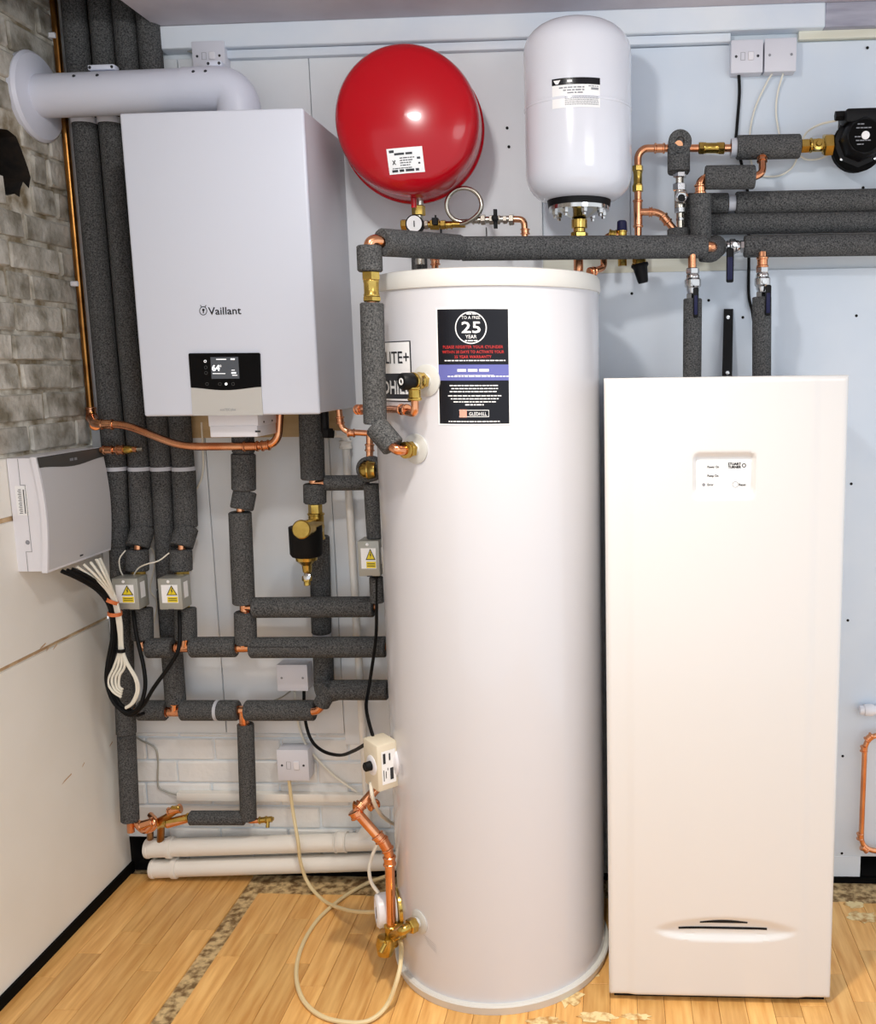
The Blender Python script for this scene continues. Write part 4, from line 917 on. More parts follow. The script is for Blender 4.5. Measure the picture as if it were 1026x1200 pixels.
# --- immersion thermostat
def zbox(o, n_, u0, u1, v0, v1, z0_, z1_, bev=0.003):
    """box in a frame standing on the cylinder wall: u along the normal, v sideways"""
    sd = Vector((-n_.y, n_.x, 0)); mb = MB().box((u0, v0, z0_), (u1, v1, z1_), bev, 2)
    mb.v = [o + n_ * v.x + sd * v.y + Vector((0, 0, v.z)) for v in mb.v]; return mb
t = thing('immersion_thermostat', 'cream immersion heater thermostat box with a black knob on the cylinder', 'thermostat', P(440, 918, -0.45))
th = math.radians(206); n_ = Vector((math.cos(th), math.sin(th), 0)); zc_ = P(447, 887, -0.46).z; o_ = Vector((TX, TY, zc_)) + n_ * TR
obj('mounting_plate', MB().lathe(o_ - n_ * 0.004, n_, [(0, 0.044), (0.006, 0.044), (0.012, 0.036), (0.016, 0.02)], 32), 'white_plastic', t)
n_ = Vector((math.cos(math.radians(222)), math.sin(math.radians(222)), 0)); o_ = o_ - n_ * 0.004
bx_ = obj('case', zbox(o_, n_, 0.006, 0.064, -0.044, 0.030, -0.062, 0.058, 0.006), 'cream_plastic', t)
obj('dial', MB().lathe(o_ + n_ * 0.061 + Vector((0, 0, 0.0)), n_, [(0, 0.026), (0.004, 0.025), (0.006, 0.022), (0.006, 0)], 28), 'white_plastic', t)
obj('knob', MB().lathe(o_ + n_ * 0.066, n_, [(0, 0.012), (0.016, 0.0115), (0.018, 0.009), (0.018, 0)], 20), 'black_plastic', t)
sd = Vector((-n_.y, n_.x, 0)); face = o_ + sd * 0.0307
q = Print(lambda u, v: face + n_ * (0.055 - u) + Vector((0, 0, v))); q.rect(0.002, -0.045, 0.040, 0.040); lp = q.out('label_plate', 'print_white', t)
q = Print(lambda u, v: face + sd * 0.0007 + n_ * (0.055 - u) + Vector((0, 0, v)))
for u, v, u1, v1 in ((0.006, 0.008, 0.013, 0.034), (0.022, 0.014, 0.026, 0.032), (0.024, -0.036, 0.033, -0.006), (0.006, -0.036, 0.008, -0.008), (0.012, -0.030, 0.014, -0.012), (0.017, -0.010, 0.019, -0.004)): q.rect(u, v, u1, v1)
q.out('lettering', 'ink', lp)
# --- cold feed copper
t = thing('copper_feed', 'thick copper feed pipe zigzagging down to the brass drain valve at the cylinder base', 'pipe', P(457, 1090, -0.52))
yk = -0.50
pipe(t, [P(449, 915, yk + 0.06), P(417, 951, yk), P(447, 985, yk), P(455, 996, yk), P(456.5, 1014, yk), P(458.5, 1088, yk)], 0.0120, 0.012)
fitting(t, P(424, 942, yk + 0.01), P(419, 948, yk), 0.0142, 'copper_elbow'); fitting(t, P(414.5, 950, yk), P(419, 958, yk), 0.0145, 'copper_elbow'); fitting(t, P(414, 944.5, yk + 0.01), P(421, 944, yk + 0.01), 0.010, 'copper_stub', 'copper_dull')
fitting(t, P(441, 978, yk), P(447, 985, yk), 0.0145, 'copper_elbow'); fitting(t, P(447, 983, yk), P(455, 997, yk), 0.0138, 'copper_elbow'); fitting(t, P(456, 1003, yk), P(456.5, 1014, yk), 0.0142, 'copper_coupling')
fitting(t, P(432, 946, yk + 0.06), P(443, 941, yk + 0.08), 0.010, 'copper_coupling')
t = thing('drain_valve', 'brass drain valve tee on the feed pipe by the floor', 'valve', P(455, 1118, yk))
fitting(t, P(458.3, 1083, yk), P(458.5, 1108, yk), 0.0165, 'brass_body', 'brass'); obj('foot', MB().lathe(P(453, 1098, yk), (-0.1, -0.2, -1), [(0, 0.024), (0.02, 0.026), (0.045, 0.018), (0.05, 0.0)], 20), 'brass', t)
_, p, n_ = rosette(tank, 491, 1080, 0.030)
nut(t, p + n_ * 0.012, p + n_ * 0.032, 0.019, 'brass_nut'); pipe(t, [p + n_ * 0.008, p + n_ * 0.05, P(459, 1096, yk)], 0.0125, 0.01, 'brass_arm', 'brass'); nut(t, P(470, 1090, yk - 0.01), P(464, 1094, yk), 0.0215, 'brass_nut')
pipe(t, [P(451, 1106, yk - 0.03), P(445.5, 1116.5, yk - 0.045)], 0.0058, 0, 'spout', 'brass')
# --- lower immersion heater
t = thing('immersion_heater', 'round white immersion heater cover low on the cylinder behind the copper pipe', 'heater', P(449, 1083, -0.42))
th = math.radians(201); n_ = Vector((math.cos(th), math.sin(th), 0)); zc_ = P(449, 1063, -0.45).z; o_ = Vector((TX, TY, zc_)) + n_ * TR
obj('brass_flange', MB().lathe(o_ - n_ * 0.01, n_, [(0, 0.050), (0.014, 0.050), (0.016, 0.044), (0.02, 0.03)], 32), 'brass', t)
obj('cover', MB().lathe(o_ + n_ * 0.008, n_, [(0, 0.042), (0.045, 0.043), (0.050, 0.038), (0.051, 0.030), (0.047, 0.028), (0.047, 0)], 32), 'white_plastic', t)
obj('vent_marks', MB().box(o_ + n_ * 0.0545 + Vector((0, -0.012, -0.016)), o_ + n_ * 0.056 + Vector((0, 0.012, 0.016))), 'ink_grey', t, smooth=False)
# scratches left below the nozzle
q = Print(cylmap(498, 1096))
for i in range(4): q.poly([(0.004 * i - 0.004, -0.006 * i), (0.036, -0.014 - 0.006 * i), (0.036, -0.0147 - 0.006 * i), (0.004 * i - 0.004, -0.0008 - 0.006 * i)])
q.out('scratch', 'ink_grey', tank)

# ================================================================== EXPANSION VESSEL MANIFOLD (above the cylinder)
Ym = -0.16
t = thing('filling_manifold', 'brass filling manifold with a pressure gauge under the red vessel', 'manifold', P(490, 272, Ym))
pipe(t, [Vector((VX + 0.022, Ym, VZ - 0.17)), P(490, 262, Ym), P(492, 310, Ym)], 0.0115, 0.0, 'stem', 'nickel'); nut(t, P(490, 241, Ym), P(490.5, 253, Ym), 0.0175, 'brass_nut')
pipe(t, [P(471, 263.5, Ym), P(545, 263, Ym)], 0.0085, 0, 'pipe', 'brass'); nut(t, P(470, 263.5, Ym), P(477, 263.5, Ym), 0.0145, 'end_cap', 'brass')
g = P(485, 262, Ym - 0.03)
ga = obj('gauge', MB().lathe(g + Vector((0, 0.03, 0)), (-0.05, -1, 0.0), [(0, 0.022), (0.024, 0.0235), (0.028, 0.022)], 28), 'black_plastic', t)
obj('gauge_face', MB().lathe(g + Vector((0, 0.0022, 0)), (-0.05, -1, 0), [(0, 0.020), (0.0012, 0.020)], 28), 'print_white', ga)
obj('needle', MB().box(g + Vector((-0.0012, -0.001, -0.008)), g + Vector((0.0012, 0.001, 0.007))), 'ink', ga, smooth=False)
for x0, x1, r_, m_ in ((497, 502, 0.012, 'nickel'), (504, 515, 0.014, 'brass'), (516, 522, 0.0125, 'brass')): nut(t, P(x0, 263.3, Ym), P(x1, 263.3, Ym), r_, 'hex_nut', m_)
obj('lever', MB().box(P(506.5, 256, Ym - 0.02), P(513, 263, Ym - 0.008), 0.002, 1), 'black_plastic', t); obj('lever_stem', MB().box(P(509, 252, Ym - 0.016), P(511.5, 258, Ym - 0.010)), 'black_plastic', t)
t = thing('filling_loop', 'braided steel flexible hose coiled in a loop below the red vessel', 'hose', P(543, 263, Ym))
lp_ = [P(527, 264, Ym), P(535, 263.5, Ym), P(548, 260, Ym - 0.01), P(560, 251, Ym - 0.015)]
for i in range(13):
    a = math.radians(-30 + i * 30); lp_.append(P(543.5 + 20.5 * math.cos(a), 240.5 - 20 * math.sin(a), Ym - 0.02 + 0.0022 * i))
lp_ = lp_[:4] + lp_[5:15] + [P(540, 259.5, Ym + 0.008), P(552, 259, Ym + 0.003), P(562, 258, Ym)]
obj('hose', MB().tube(lp_, 0.0058, 10, smooth=True), 'nickel', t)
fitting(t, P(522, 264, Ym), P(530, 263.8, Ym), 0.0085, 'ferrule', 'brass'); fitting(t, P(553, 258.5, Ym), P(562, 258, Ym), 0.0085, 'ferrule', 'nickel')
t = thing('isolating_valve', 'small nickel ball valve with a black lever at the end of the braided hose', 'valve', P(580, 266, Ym))
pipe(t, [P(560, 258, Ym), P(600, 256.5, Ym)], 0.0085, 0, 'body', 'nickel')
for x0, x1, r_ in ((563, 569, 0.0135), (573, 586, 0.0125), (589, 594, 0.011), (596, 602, 0.0145)): nut(t, P(x0, 257.8, Ym), P(x1, 257.4, Ym), r_, 'hex_nut', 'nickel')
obj('lever', MB().box(P(578.6, 246, Ym - 0.026), P(582, 267, Ym - 0.018), 0.002, 1), 'black_plastic', t); obj('lever_hub', MB().lathe(P(580.3, 257, Ym - 0.008), (0, -1, 0), [(0, 0.008), (0.02, 0.0085), (0.022, 0.004)], 16), 'black_plastic', t)
t = thing('copper_tail', 'short copper elbow dropping from the small ball valve behind the lagged pipe', 'pipe', P(615, 300, Ym))
pipe(t, [P(600, 256.8, Ym), P(614, 257, Ym), P(615.5, 300, Ym)], 0.0085, 0.03); fitting(t, P(615, 268, Ym), P(615.2, 275, Ym), 0.0105)
t = thing('copper_tail', 'copper tail dropping from the white vessel neck behind the lagged pipe', 'pipe', P(677, 320, WY))
pipe(t, [P(677, 262, WY), P(677.5, 318, WY)], 0.0125, 0)
t = thing(IP, 'short lagged stub standing behind the cylinder below the gauge', CI, P(491, 330, Ym + 0.06))
sleeve(t, P(491, 296, Ym + 0.06), P(492, 345, Ym + 0.06), 18)
for x in (517, 570):
    tag(obj('pipe_bracket', MB().box(P(x - 0.8, 266, -0.03), P(x + 0.8, 300, -0.012)), 'black_plastic', smooth=False), 'thin black wall strap hanging from the %s' % ('brass manifold' if x < 540 else 'small ball valve'), 'bracket')
t = thing('safety_valve', 'brass safety valve with a navy cap behind the lagged pipe', 'valve', P(728, 320, -0.14))
ys = -0.14
obj('cap', MB().lathe(P(728.5, 272, ys), (0, 0, 1), [(0, 0.012), (0.004, 0.0135), (0.026, 0.0125), (0.029, 0.009), (0.029, 0)], 20), 'navy_plastic', t)
fitting(t, P(728.5, 278, ys), P(728.5, 270, ys), 0.0125, 'bonnet', 'brass'); pipe(t, [P(728.5, 276, ys), P(729, 312, ys)], 0.012, 0, 'body', 'brass')
pipe(t, [P(726, 276, ys), P(714, 275, ys), P(707, 283, ys), P(707, 300, ys)], 0.0085, 0.02); fitting(t, P(713, 274.5, ys), P(722, 275.5, ys), 0.0115, 'brass_nut', 'brass')
t = thing('discharge_tundish', 'black tundish with a brass top hanging below the lagged pipe', 'tundish', P(752, 332, ys))
fitting(t, P(748, 297, ys), P(749, 311, ys), 0.018, 'brass_top', 'brass'); obj('cup', MB().lathe(P(749, 309, ys), P(753.5, 332, ys) - P(749, 309, ys), [(0, 0.022), (0.006, 0.023), (0.012, 0.0185), (0.045, 0.014), (0.050, 0.012), (0.050, 0)], 20), 'black_plastic', t)
t = thing('copper_tail', 'small copper elbow leaving the top of the cylinder beside the tundish', 'pipe', P(708, 322, -0.2))
pipe(t, [P(706.5, 298, -0.2), P(707.5, 314, -0.2), P(690, 319, -0.25)], 0.0085, 0.022); fitting(t, P(696, 318, -0.23), P(691, 319, -0.25), 0.010)
t = thing('copper_tail', 'copper stub standing on the cylinder top behind the lagged pipe', 'pipe', P(511, 325, -0.2))
pipe(t, [P(509, 295, -0.2), P(510, 330, -0.2)], 0.009, 0); fitting(t, P(509.5, 303, -0.2), P(510, 311, -0.2), 0.011)

# ================================================================== RIGHT PIPEWORK
Yr = -0.085
t = thing('copper_pipework', 'copper pipe with a brass coupling elbowing beside the white vessel', 'pipe', P(747, 300, Yr))
pipe(t, [P(747.5, 300, Yr), P(747, 182, Yr), P(754, 173.8, Yr), P(862, 173.5, Yr)], 0.0098, 0.03)
nut(t, P(746.8, 194, Yr), P(747, 201, Yr), 0.0145, 'brass_nut'); fitting(t, P(747, 200, Yr), P(747, 218, Yr), 0.0115, 'brass_body', 'brass', 0.001); nut(t, P(747, 217, Yr), P(747, 225, Yr), 0.0145, 'brass_nut')
fitting(t, P(747, 234, Yr), P(747.4, 267, Yr), 0.0115, 'copper_tee'); fitting(t, P(766, 173.8, Yr), P(779, 173.8, Yr), 0.0115)
nut(t, P(818, 173.5, Yr), P(825, 173.5, Yr), 0.0165, 'brass_nut'); fitting(t, P(824, 173.5, Yr), P(842, 173.5, Yr), 0.0135, 'brass_body', 'brass', 0.001); nut(t, P(841, 173.5, Yr), P(848.5, 173.5, Yr), 0.0165, 'brass_nut')
pipe(t, [P(748, 248.5, Yr), P(768, 248.5, Yr), P(776, 252, Yr), P(790, 270, Yr)], 0.0095, 0.015); fitting(t, P(760, 248.5, Yr), P(764, 248.5, Yr), 0.0115); fitting(t, P(776, 252.5, Yr), P(783, 261.5, Yr), 0.0115)
t = thing(IP, 'foam-wrapped tee with an open copper end facing out', CI, P(795, 205, Yr))
c = P(795, 170, Yr)
foam_elbow(t, [P(795, 201, Yr - 0.025), P(795, 184, Yr - 0.025)], 25, 0)
obj('foam_hood', MB().lathe(P(794.8, 171.5, Yr + 0.02), (0, -1, 0), [(0, 0.029), (0.055, 0.030), (0.058, 0.027), (0.058, 0.012), (0.052, 0.011)], 28), 'foam', t)
obj('foam_body', MB().box(P(782.6, 203, Yr - 0.035), P(807, 173, Yr + 0.01), 0.01, 3), 'foam', t)
pipe(t, [P(795, 170, Yr), P(795, 169.5, Yr - 0.038)], 0.0105, 0)
t = thing('check_valve', 'column of chrome valve fittings below the foam-wrapped tee', 'valve', P(797, 272, Yr))
yc_ = Yr - 0.02
for x, y0_, y1_, r_, nm in ((796, 201, 208.5, 0.0175, 'hex_nut'), (796, 215, 224, 0.0180, 'hex_nut'), (797, 242, 250, 0.0165, 'hex_nut'), (797, 255, 259, 0.012, 'hex_nut')): nut(t, P(x, y0_, yc_), P(x, y1_, yc_), r_, nm, 'chrome')
pipe(t, [P(796, 206, yc_), P(797.3, 274, yc_)], 0.0105, 0, 'body', 'nickel'); pipe(t, [P(797, 224, yc_), P(797, 244, yc_)], 0.0165, 0, 'valve_body', 'nickel')
obj('test_cap', MB().lathe(P(798, 232, yc_ - 0.012), (0.02, -1, 0), [(0, 0.0165), (0.014, 0.0165), (0.016, 0.013), (0.014, 0.010), (0.014, 0)], 24), 'chrome', t); obj('cap_centre', MB().lathe(P(798.3, 232, yc_ - 0.0265), (0, -1, 0), [(0, 0.0098), (0.0012, 0.009)], 20), 'black_plastic', t)
t = thing(IP, 'stub of lagged pipe under the chrome valve column', CI, P(796, 282, Yr))
sleeve(t, P(795, 268, yc_), P(795, 285, yc_), 26); sleeve(t, P(805, 229, -0.05), P(806, 285, -0.05), 19)
t = thing(IP, 'upright lagged pipe joining the crossing run to the short upper branch', CI, P(821, 280, Yr - 0.05))
sleeve(t, P(820.5, 228, Yr - 0.055), P(821, 286, Yr - 0.055), 23.5); pipe(t, [P(820, 245, Yr - 0.055), P(820, 212, Yr - 0.055), P(830, 208, Yr - 0.05)], 0.0112, 0.02); fitting(t, P(820.3, 228, Yr - 0.055), P(820.2, 216, Yr - 0.055), 0.0135)
pipe(t, [P(824, 208.5, Yr - 0.05), P(882, 208, Yr - 0.05), P(893, 203, Yr - 0.04), P(893, 180, Yr - 0.01)], 0.0098, 0.03); fitting(t, P(892.5, 190, Yr - 0.02), P(892.7, 184, Yr - 0.015), 0.0115)
sleeve(t, P(825.5, 208.2, Yr - 0.05), P(884, 207.5, Yr - 0.05), 26)
t = thing(IP, 'thick lagged pipe leading to the brass union of the pump', CI, P(900, 187, Yr))
sleeve(t, P(862.5, 173, Yr), P(937, 171.5, Yr), 26); band(t, P(859.5, 173.2, Yr), (1, 0, 0), 0.0225, 0.015); pipe(t, [P(855, 173.3, Yr), P(946, 171, Yr)], 0.0105, 0)
t = thing(IP, 'topmost of the three long lagged pipes along the wall, with a white tape joint', CI, P(940, 250, -0.055))
sleeve(t, P(805, 238.5, -0.05), P(853, 238.3, -0.055), 22.5); sleeve(t, P(861.5, 238.2, -0.055), vert(1150, 233, -0.055, P(1026, 235, -0.055).z), 0.0295); pipe(t, [P(845, 238.3, -0.055), P(870, 238, -0.055)], 0.011, 0); band(t, P(857.3, 238.3, -0.055), (1, 0, 0), 0.019, 0.018)
t = thing(IP, 'middle of the three long lagged pipes along the wall', CI, P(940, 275, -0.055))
sleeve(t, P(828, 263, -0.055), vert(1150, 259, -0.055, P(1026, 261, -0.055).z), 0.0275); pipe(t, [P(820, 263, -0.055), P(835, 263, -0.055)], 0.011, 0)
t = thing(IP, 'lowest of the three long lagged pipes along the wall, after the blue lever valve', CI, P(940, 301, -0.10))
Yv = -0.10
sleeve(t, P(871.5, 288.8, Yv), vert(1150, 286, Yv, P(1026, 287.5, Yv).z), 0.0285); pipe(t, [P(838, 289.5, Yv), P(880, 289, Yv)], 0.0105, 0)
def ball_valve(label, a, b, lever, name='ball_valve'):
    """a, b: ends (px, py, Y); lever: (x0, y0, x1, y1, Y)"""
    t = thing(name, label, 'valve', P((a[0] + b[0]) / 2, max(a[1], b[1]), a[2])); a_, b_ = V3(a), V3(b)
    m_ = lambda s: a_ + (b_ - a_) * s
    nut(t, m_(0.0), m_(0.20), 0.0170, 'hex_nut', 'chrome'); nut(t, m_(0.80), m_(1.0), 0.0165, 'hex_nut', 'chrome'); L = (b_ - a_).length
    obj('body', MB().lathe(m_(0.18), b_ - a_, [(0, 0.013), (L * 0.06, 0.0165), (L * 0.14, 0.0165), (L * 0.20, 0.0205), (L * 0.40, 0.0205), (L * 0.46, 0.0165), (L * 0.52, 0.0165), (L * 0.64, 0.013)], 20), 'chrome', t)
    s0 = P(lever[0] + (lever[2] - lever[0]) / 2, lever[1] + 2, lever[4]); c_ = m_(0.5)
    obj('spindle', MB().tube([c_ + Vector((0, 0, 0)), Vector((c_.x, lever[4], c_.z))], 0.006, 10), 'chrome', t)
    x0, y0_, x1, y1_, Yl = lever
    lv = obj('lever', MB().box(P(x0, y1_, Yl), P(x1, y0_, Yl + 0.012), 0.004, 2), 'black_plastic', t); lv['label'] = 'dark lever handle with a navy grip'
    obj('grip', MB().box(P(x0 + 0.8, y1_ - 3, Yl - 0.0014), P(x1 - 0.8, y0_ + (y1_ - y0_) * 0.25, Yl + 0.004), 0.003, 2), 'navy_plastic', lv)
    return t
ball_valve('chrome ball valve with a blue lever hanging straight down, between lagged pipes', (845, 289.3, Yv), (872, 289, Yv), (850.8, 291, 859.2, 331, Yv - 0.045))
t = thing(IP, 'lagged pipe dropping into the pump cabinet beside the black wall strap, nearer the cylinder', CI, P(811, 446, -0.24))
yA = -0.22
sleeve(t, P(811.3, 350, yA), P(810.5, 452, yA), 0.0235); pipe(t, [P(810.5, 296, yA), P(811.3, 360, yA)], 0.0105, 0)
ball_valve('chrome ball valve above the cabinet pipe nearer the cylinder', (811.3, 314, yA), (811.6, 351, yA), (812, 337, 818, 372, yA - 0.035))
yB = -0.16
t = thing(IP, 'lagged pipe dropping into the pump cabinet, farther from the cylinder', CI, P(891, 446, yB))
sleeve(t, P(892.3, 348, yB), P(892, 452, yB), 0.0245); pipe(t, [P(893, 296, Yv - 0.03), P(893, 360, yB)], 0.0108, 0); fitting(t, P(893, 301, yB), P(893, 314, yB), 0.0135)
ball_valve('chrome ball valve above the cabinet pipe farther from the cylinder', (893, 313, yB), (893, 349, yB), (896.5, 334, 903, 370, yB - 0.035))
t = thing('wall_strap', 'flat black metal strap tying the pump cabinet to the wall', 'bracket', P(852, 442, -0.06))
a, b = P(846.5, 446, -0.07), P(859, 362, -0.018)
obj('strap', MB().prism([P(848, 362, -0.02), P(858.8, 362, -0.02), P(857.5, 446, -0.06), P(845.6, 446, -0.06)], (0, 0.004, 0)), 'black_plastic', t, smooth=False); screw(t, P(852.8, 372, -0.0245), (0, -1, 0), 0.006, 'chrome'); screw(t, P(852, 437, -0.058), (0, -1, 0), 0.006, 'chrome')
# pump
t = thing('circulation_pump', 'black circulation pump with brass unions at the end of the upper pipe', 'pump', P(1005, 190, -0.12))
yp = -0.09; pc = P(1011, 161, -0.15)
pipe(t, [P(940, 171, yp), P(982, 169, yp)], 0.012, 0, 'inlet', 'brass'); nut(t, P(937.5, 171, yp), P(948, 170.6, yp), 0.0185, 'brass_nut'); fitting(t, P(948, 170.5, yp), P(966, 170, yp), 0.0165, 'valve_body', 'brass'); nut(t, P(964, 170, yp), P(976, 169.3, yp), 0.0285, 'union_nut')
obj('valve_spindle', MB().lathe(P(958, 170, yp - 0.014), (0, -1, 0.1), [(0, 0.014), (0.010, 0.014), (0.011, 0.008), (0.016, 0.006), (0.016, 0)], 18), 'brass', t)
obj('volute', MB().lathe((pc.x, -0.055, pc.z - 0.008), (0, -1, 0), [(0, 0.03), (0.01, 0.062), (0.045, 0.066), (0.05, 0.060)], 32), 'flat_black', t)
obj('motor', MB().lathe((pc.x, -0.10, pc.z), (0, -1, 0), [(0, 0.060), (0.008, 0.064), (0.012, 0.052), (0.06, 0.050), (0.068, 0.044), (0.069, 0)], 8), 'black_plastic', t)
obj('face_plate', MB().lathe((pc.x, -0.168, pc.z), (0, -1, 0), [(0, 0.040), (0.003, 0.039), (0.003, 0)], 32), 'flat_black', t); obj('bleed_screw', MB().lathe((pc.x, -0.170, pc.z), (0, -1, 0), [(0, 0.010), (0.004, 0.010), (0.005, 0.006), (0.005, 0)], 20), 'print_white', t)
q = Print(lambda u, v: Vector((pc.x + u, -0.1716, pc.z + v))); 
for i in range(5): q.micro(-0.026 + 0.003 * abs(i - 2), 0.026 - 0.009 * i - (0.012 if i > 1 else 0), -0.004 + 0.02 * (i % 2), 0.0025, 80 + i)
q.out('lettering', 'ink_grey', t)
a, b = P(985, 141, -0.16), P(1060, 125, -0.16); obj('terminal_box', MB().box((a.x + 0.012, -0.165, a.z - 0.006), (pc.x + 0.07, -0.07, b.z), 0.006, 2), 'black_plastic', t)
nut(t, P(978, 136, -0.13), P(990, 135.5, -0.13), 0.013, 'cable_gland', 'black_plastic')
for ang in (45, 135, 225, 315):
    c = Vector((pc.x + math.cos(math.radians(ang)) * 0.060, -0.108, pc.z + math.sin(math.radians(ang)) * 0.060)); screw(t, c, (0, -1, 0), 0.005, 'chrome', 'bolt')
pipe(t, [Vector((pc.x + 0.04, yp, pc.z - 0.012)), Vector((pc.x + 0.45, yp, pc.z - 0.012)), Vector((pc.x + 0.45, 0.01, pc.z - 0.012))], 0.012, 0.03, 'outlet', 'brass'); nut(t, Vector((pc.x + 0.07, yp, pc.z - 0.012)), Vector((pc.x + 0.095, yp, pc.z - 0.012)), 0.0285, 'union_nut')
# far right copper loop
t = thing('copper_loop', 'bent copper pipe loop low on the wall to the side of the pump cabinet', 'pipe', P(1010, 1004, -0.04))
yl = -0.04
e1_ = vert(1080, 862, yl, P(1020, 861, yl).z); e2_ = vert(1080, 998, yl, P(1020, 997, yl).z)
pipe(t, [e1_ + Vector((0, 0.05, 0)), e1_, P(1013.5, 861, yl), P(1008, 997, yl), e2_, e2_ + Vector((0, 0.05, 0))], 0.0078, 0.05)
for x0, y0_, x1, y1_ in ((1022, 861, 1014, 868), (1012, 874, 1011.6, 881), (1007.6, 976, 1007.4, 984), (1009, 992, 1016, 997)): fitting(t, P(x0, y0_, yl), P(x1, y1_, yl), 0.0090)
t = thing('push_fit_cap', 'white plastic push-fit connector on the wall above the copper loop', 'fitting', P(1018, 840, -0.03))
e0 = P(1006.5, 832, -0.03)
obj('collet', MB().lathe(e0, (1, 0, 0), [(0, 0.012), (0.004, 0.0135), (0.012, 0.0135), (0.014, 0.0165), (0.020, 0.0175), (0.036, 0.0175), (0.044, 0.013), (0.10, 0.013)], 24), 'white_plastic', t)

# ================================================================== CABLES
cable('cable', 'black cable dropping from the fused switch by the ceiling beam and behind the foam pipes', [P(865, 84, -0.03), P(866, 110, -0.02), P(863, 150, -0.02), P(862, 170, -0.02), P(868, 190, -0.02), P(876, 230, -0.018), P(877, 300, -0.016), P(877, 345, -0.016), P(881, 365, -0.02), P(886, 400, -0.04)], 0.0042, 'black_rubber')
cable('cable', 'thin white cable curving from the junction box down behind the thick lagged pipe', [P(906, 84, -0.03), P(898, 97, -0.02), P(884, 128, -0.016), P(878, 160, -0.016), P(880, 190, -0.016), P(890, 205, -0.018), P(912, 206, -0.02), P(928, 196, -0.02), P(935, 180, -0.02)], 0.0026, 'cable_white')
cable('cable', 'thin white cable hanging straight from the junction box to the thick lagged pipe', [P(918, 84, -0.03), P(911, 108, -0.018), P(909, 132, -0.018), P(913, 160, -0.02)], 0.0026, 'cable_white')
cable('cable', 'thin white cable arching from the lagged pipe up to the pump terminal box', [P(938, 168, -0.03), P(945, 155, -0.04), P(960, 146, -0.08), P(980, 141, -0.12), P(986, 138, -0.13)], 0.0026, 'cable_white')
cable('cable', 'thin white cable looping below the brass union of the pump', [P(936, 182, -0.03), P(945, 187, -0.03), P(960, 186, -0.03), P(972, 180, -0.04)], 0.0024, 'cable_white')
# bundle from the wiring centre
XC = lambda x, y, X: PX(x, y, X)
YCb = -0.215
bundle = [('black', [(72, 669, -0.30), (92, 678, -0.27), (112, 690, -0.235), (126, 706, -0.215), (131, 725, -0.205), (131, 750, -0.205), (126, 778, -0.21), (125, 800, -0.21), (134, 824, -0.21), (150, 835, -0.21), (163, 828, -0.21), (170, 806, -0.20), (168, 780, -0.19), (160, 745, -0.17), (156, 716, -0.14)], 0.0058, 'black cable looping from the wiring box to the zone valve nearer the brick wall'),
          ('black', [(78, 668, -0.29), (98, 678, -0.262), (116, 689, -0.23), (128, 705, -0.205), (133.5, 726, -0.198), (133, 752, -0.198), (128.5, 780, -0.205), (128, 802, -0.205), (138, 827, -0.205), (153, 838, -0.205), (168, 826, -0.205), (180, 806, -0.205), (202, 775, -0.195), (210, 755, -0.185), (210, 716, -0.14)], 0.0056, 'black cable looping from the wiring box to the zone valve farther from the brick wall'),
          ('black', [(84, 667, -0.28), (104, 676, -0.25), (120, 688, -0.22), (130, 704, -0.20), (135.5, 726, -0.19), (135, 752, -0.19), (131, 780, -0.20), (130, 800, -0.20), (140, 824, -0.20), (152, 832, -0.195), (160, 838, -0.17), (168, 836, -0.14)], 0.0056, 'black cable looping from the wiring box to the back of the lowest lagged pipe')]
for i, (c_, pts, r_, lb_) in enumerate(bundle): cable('cable', lb_, [P(*p) for p in pts], r_, 'black_rubber')
wl_ = ('innermost', 'second', 'third', 'fourth')
for i in range(4):
    s = i * 5.0
    pts = [(90 + s * 1.6, 664 - s * 0.55, -0.27 + 0.012 * i), (106 + s, 675 - s * 0.3, -0.245), (122 + s * 0.5, 688, -0.222), (132 + i * 0.8, 704, -0.205 + 0.002 * i), (137 + i * 1.2, 726, -0.200), (140 + i, 758, -0.200), (134 + i * 4, 780, -0.205), (126.5 + i * 4.5, 798 - i * 2, -0.21), (132 + i * 2.5, 810 - i * 2, -0.212), (142 + i * 0.6, 817 - i * 3, -0.214)]
    cable('cable', 'white cable in the bundle folded back in a narrow loop below the wiring box', [P(*p) for p in pts], 0.0036, 'cable_white', group='white cables folded back below the wiring box')
for i in range(2):
    pts = [(112 + i * 5, 655 - i, -0.215), (122 + i * 3, 672, -0.212), (129 + i * 2, 690, -0.208), (135 + i * 2, 706, -0.203), (140 + i * 2, 730, -0.20), (142 + i * 1.5, 758, -0.20), (147 + i * 1.5, 775, -0.205), (158 + i * 2, 795, -0.21), (160 + i * 2.5, 810, -0.21), (154 + i * 2, 824, -0.21), (147, 829 + i, -0.212)]
    cable('cable', 'white cable in the bundle hanging in the wide loop below the wiring box', [P(*p) for p in pts], 0.0036, 'cable_white', group='white cables hanging in the wide loop below the wiring box')
def tie(x, y, Y, r, material, label, ax_=(0.1, 0, 1)):
    tag(obj('cable_tie', MB().lathe(P(x, y, Y), ax_, [(0, r), (0, r + 0.0025), (0.010, r + 0.0025), (0.010, r)], 18, loop=True), material), label, 'cable tie')
tie(129.5, 706, -0.205, 0.017, 'tie_orange', 'orange tie round the cable bundle just under the wiring box', (0.5, 0.3, 1)); tie(134.5, 721, -0.20, 0.0165, 'tie_orange', 'orange tie round the cable bundle beside the zone valve'); tie(141.5, 764, -0.20, 0.010, 'black_plastic', 'black tie round the white cables above their loop')
cable('cable', 'thin grey wire curling from the lagged pipe to the nearer zone valve', [P(147, 645, -0.14), P(140, 655, -0.15), P(141, 668, -0.14), P(146, 678, -0.13)], 0.0018, 'cable_white')
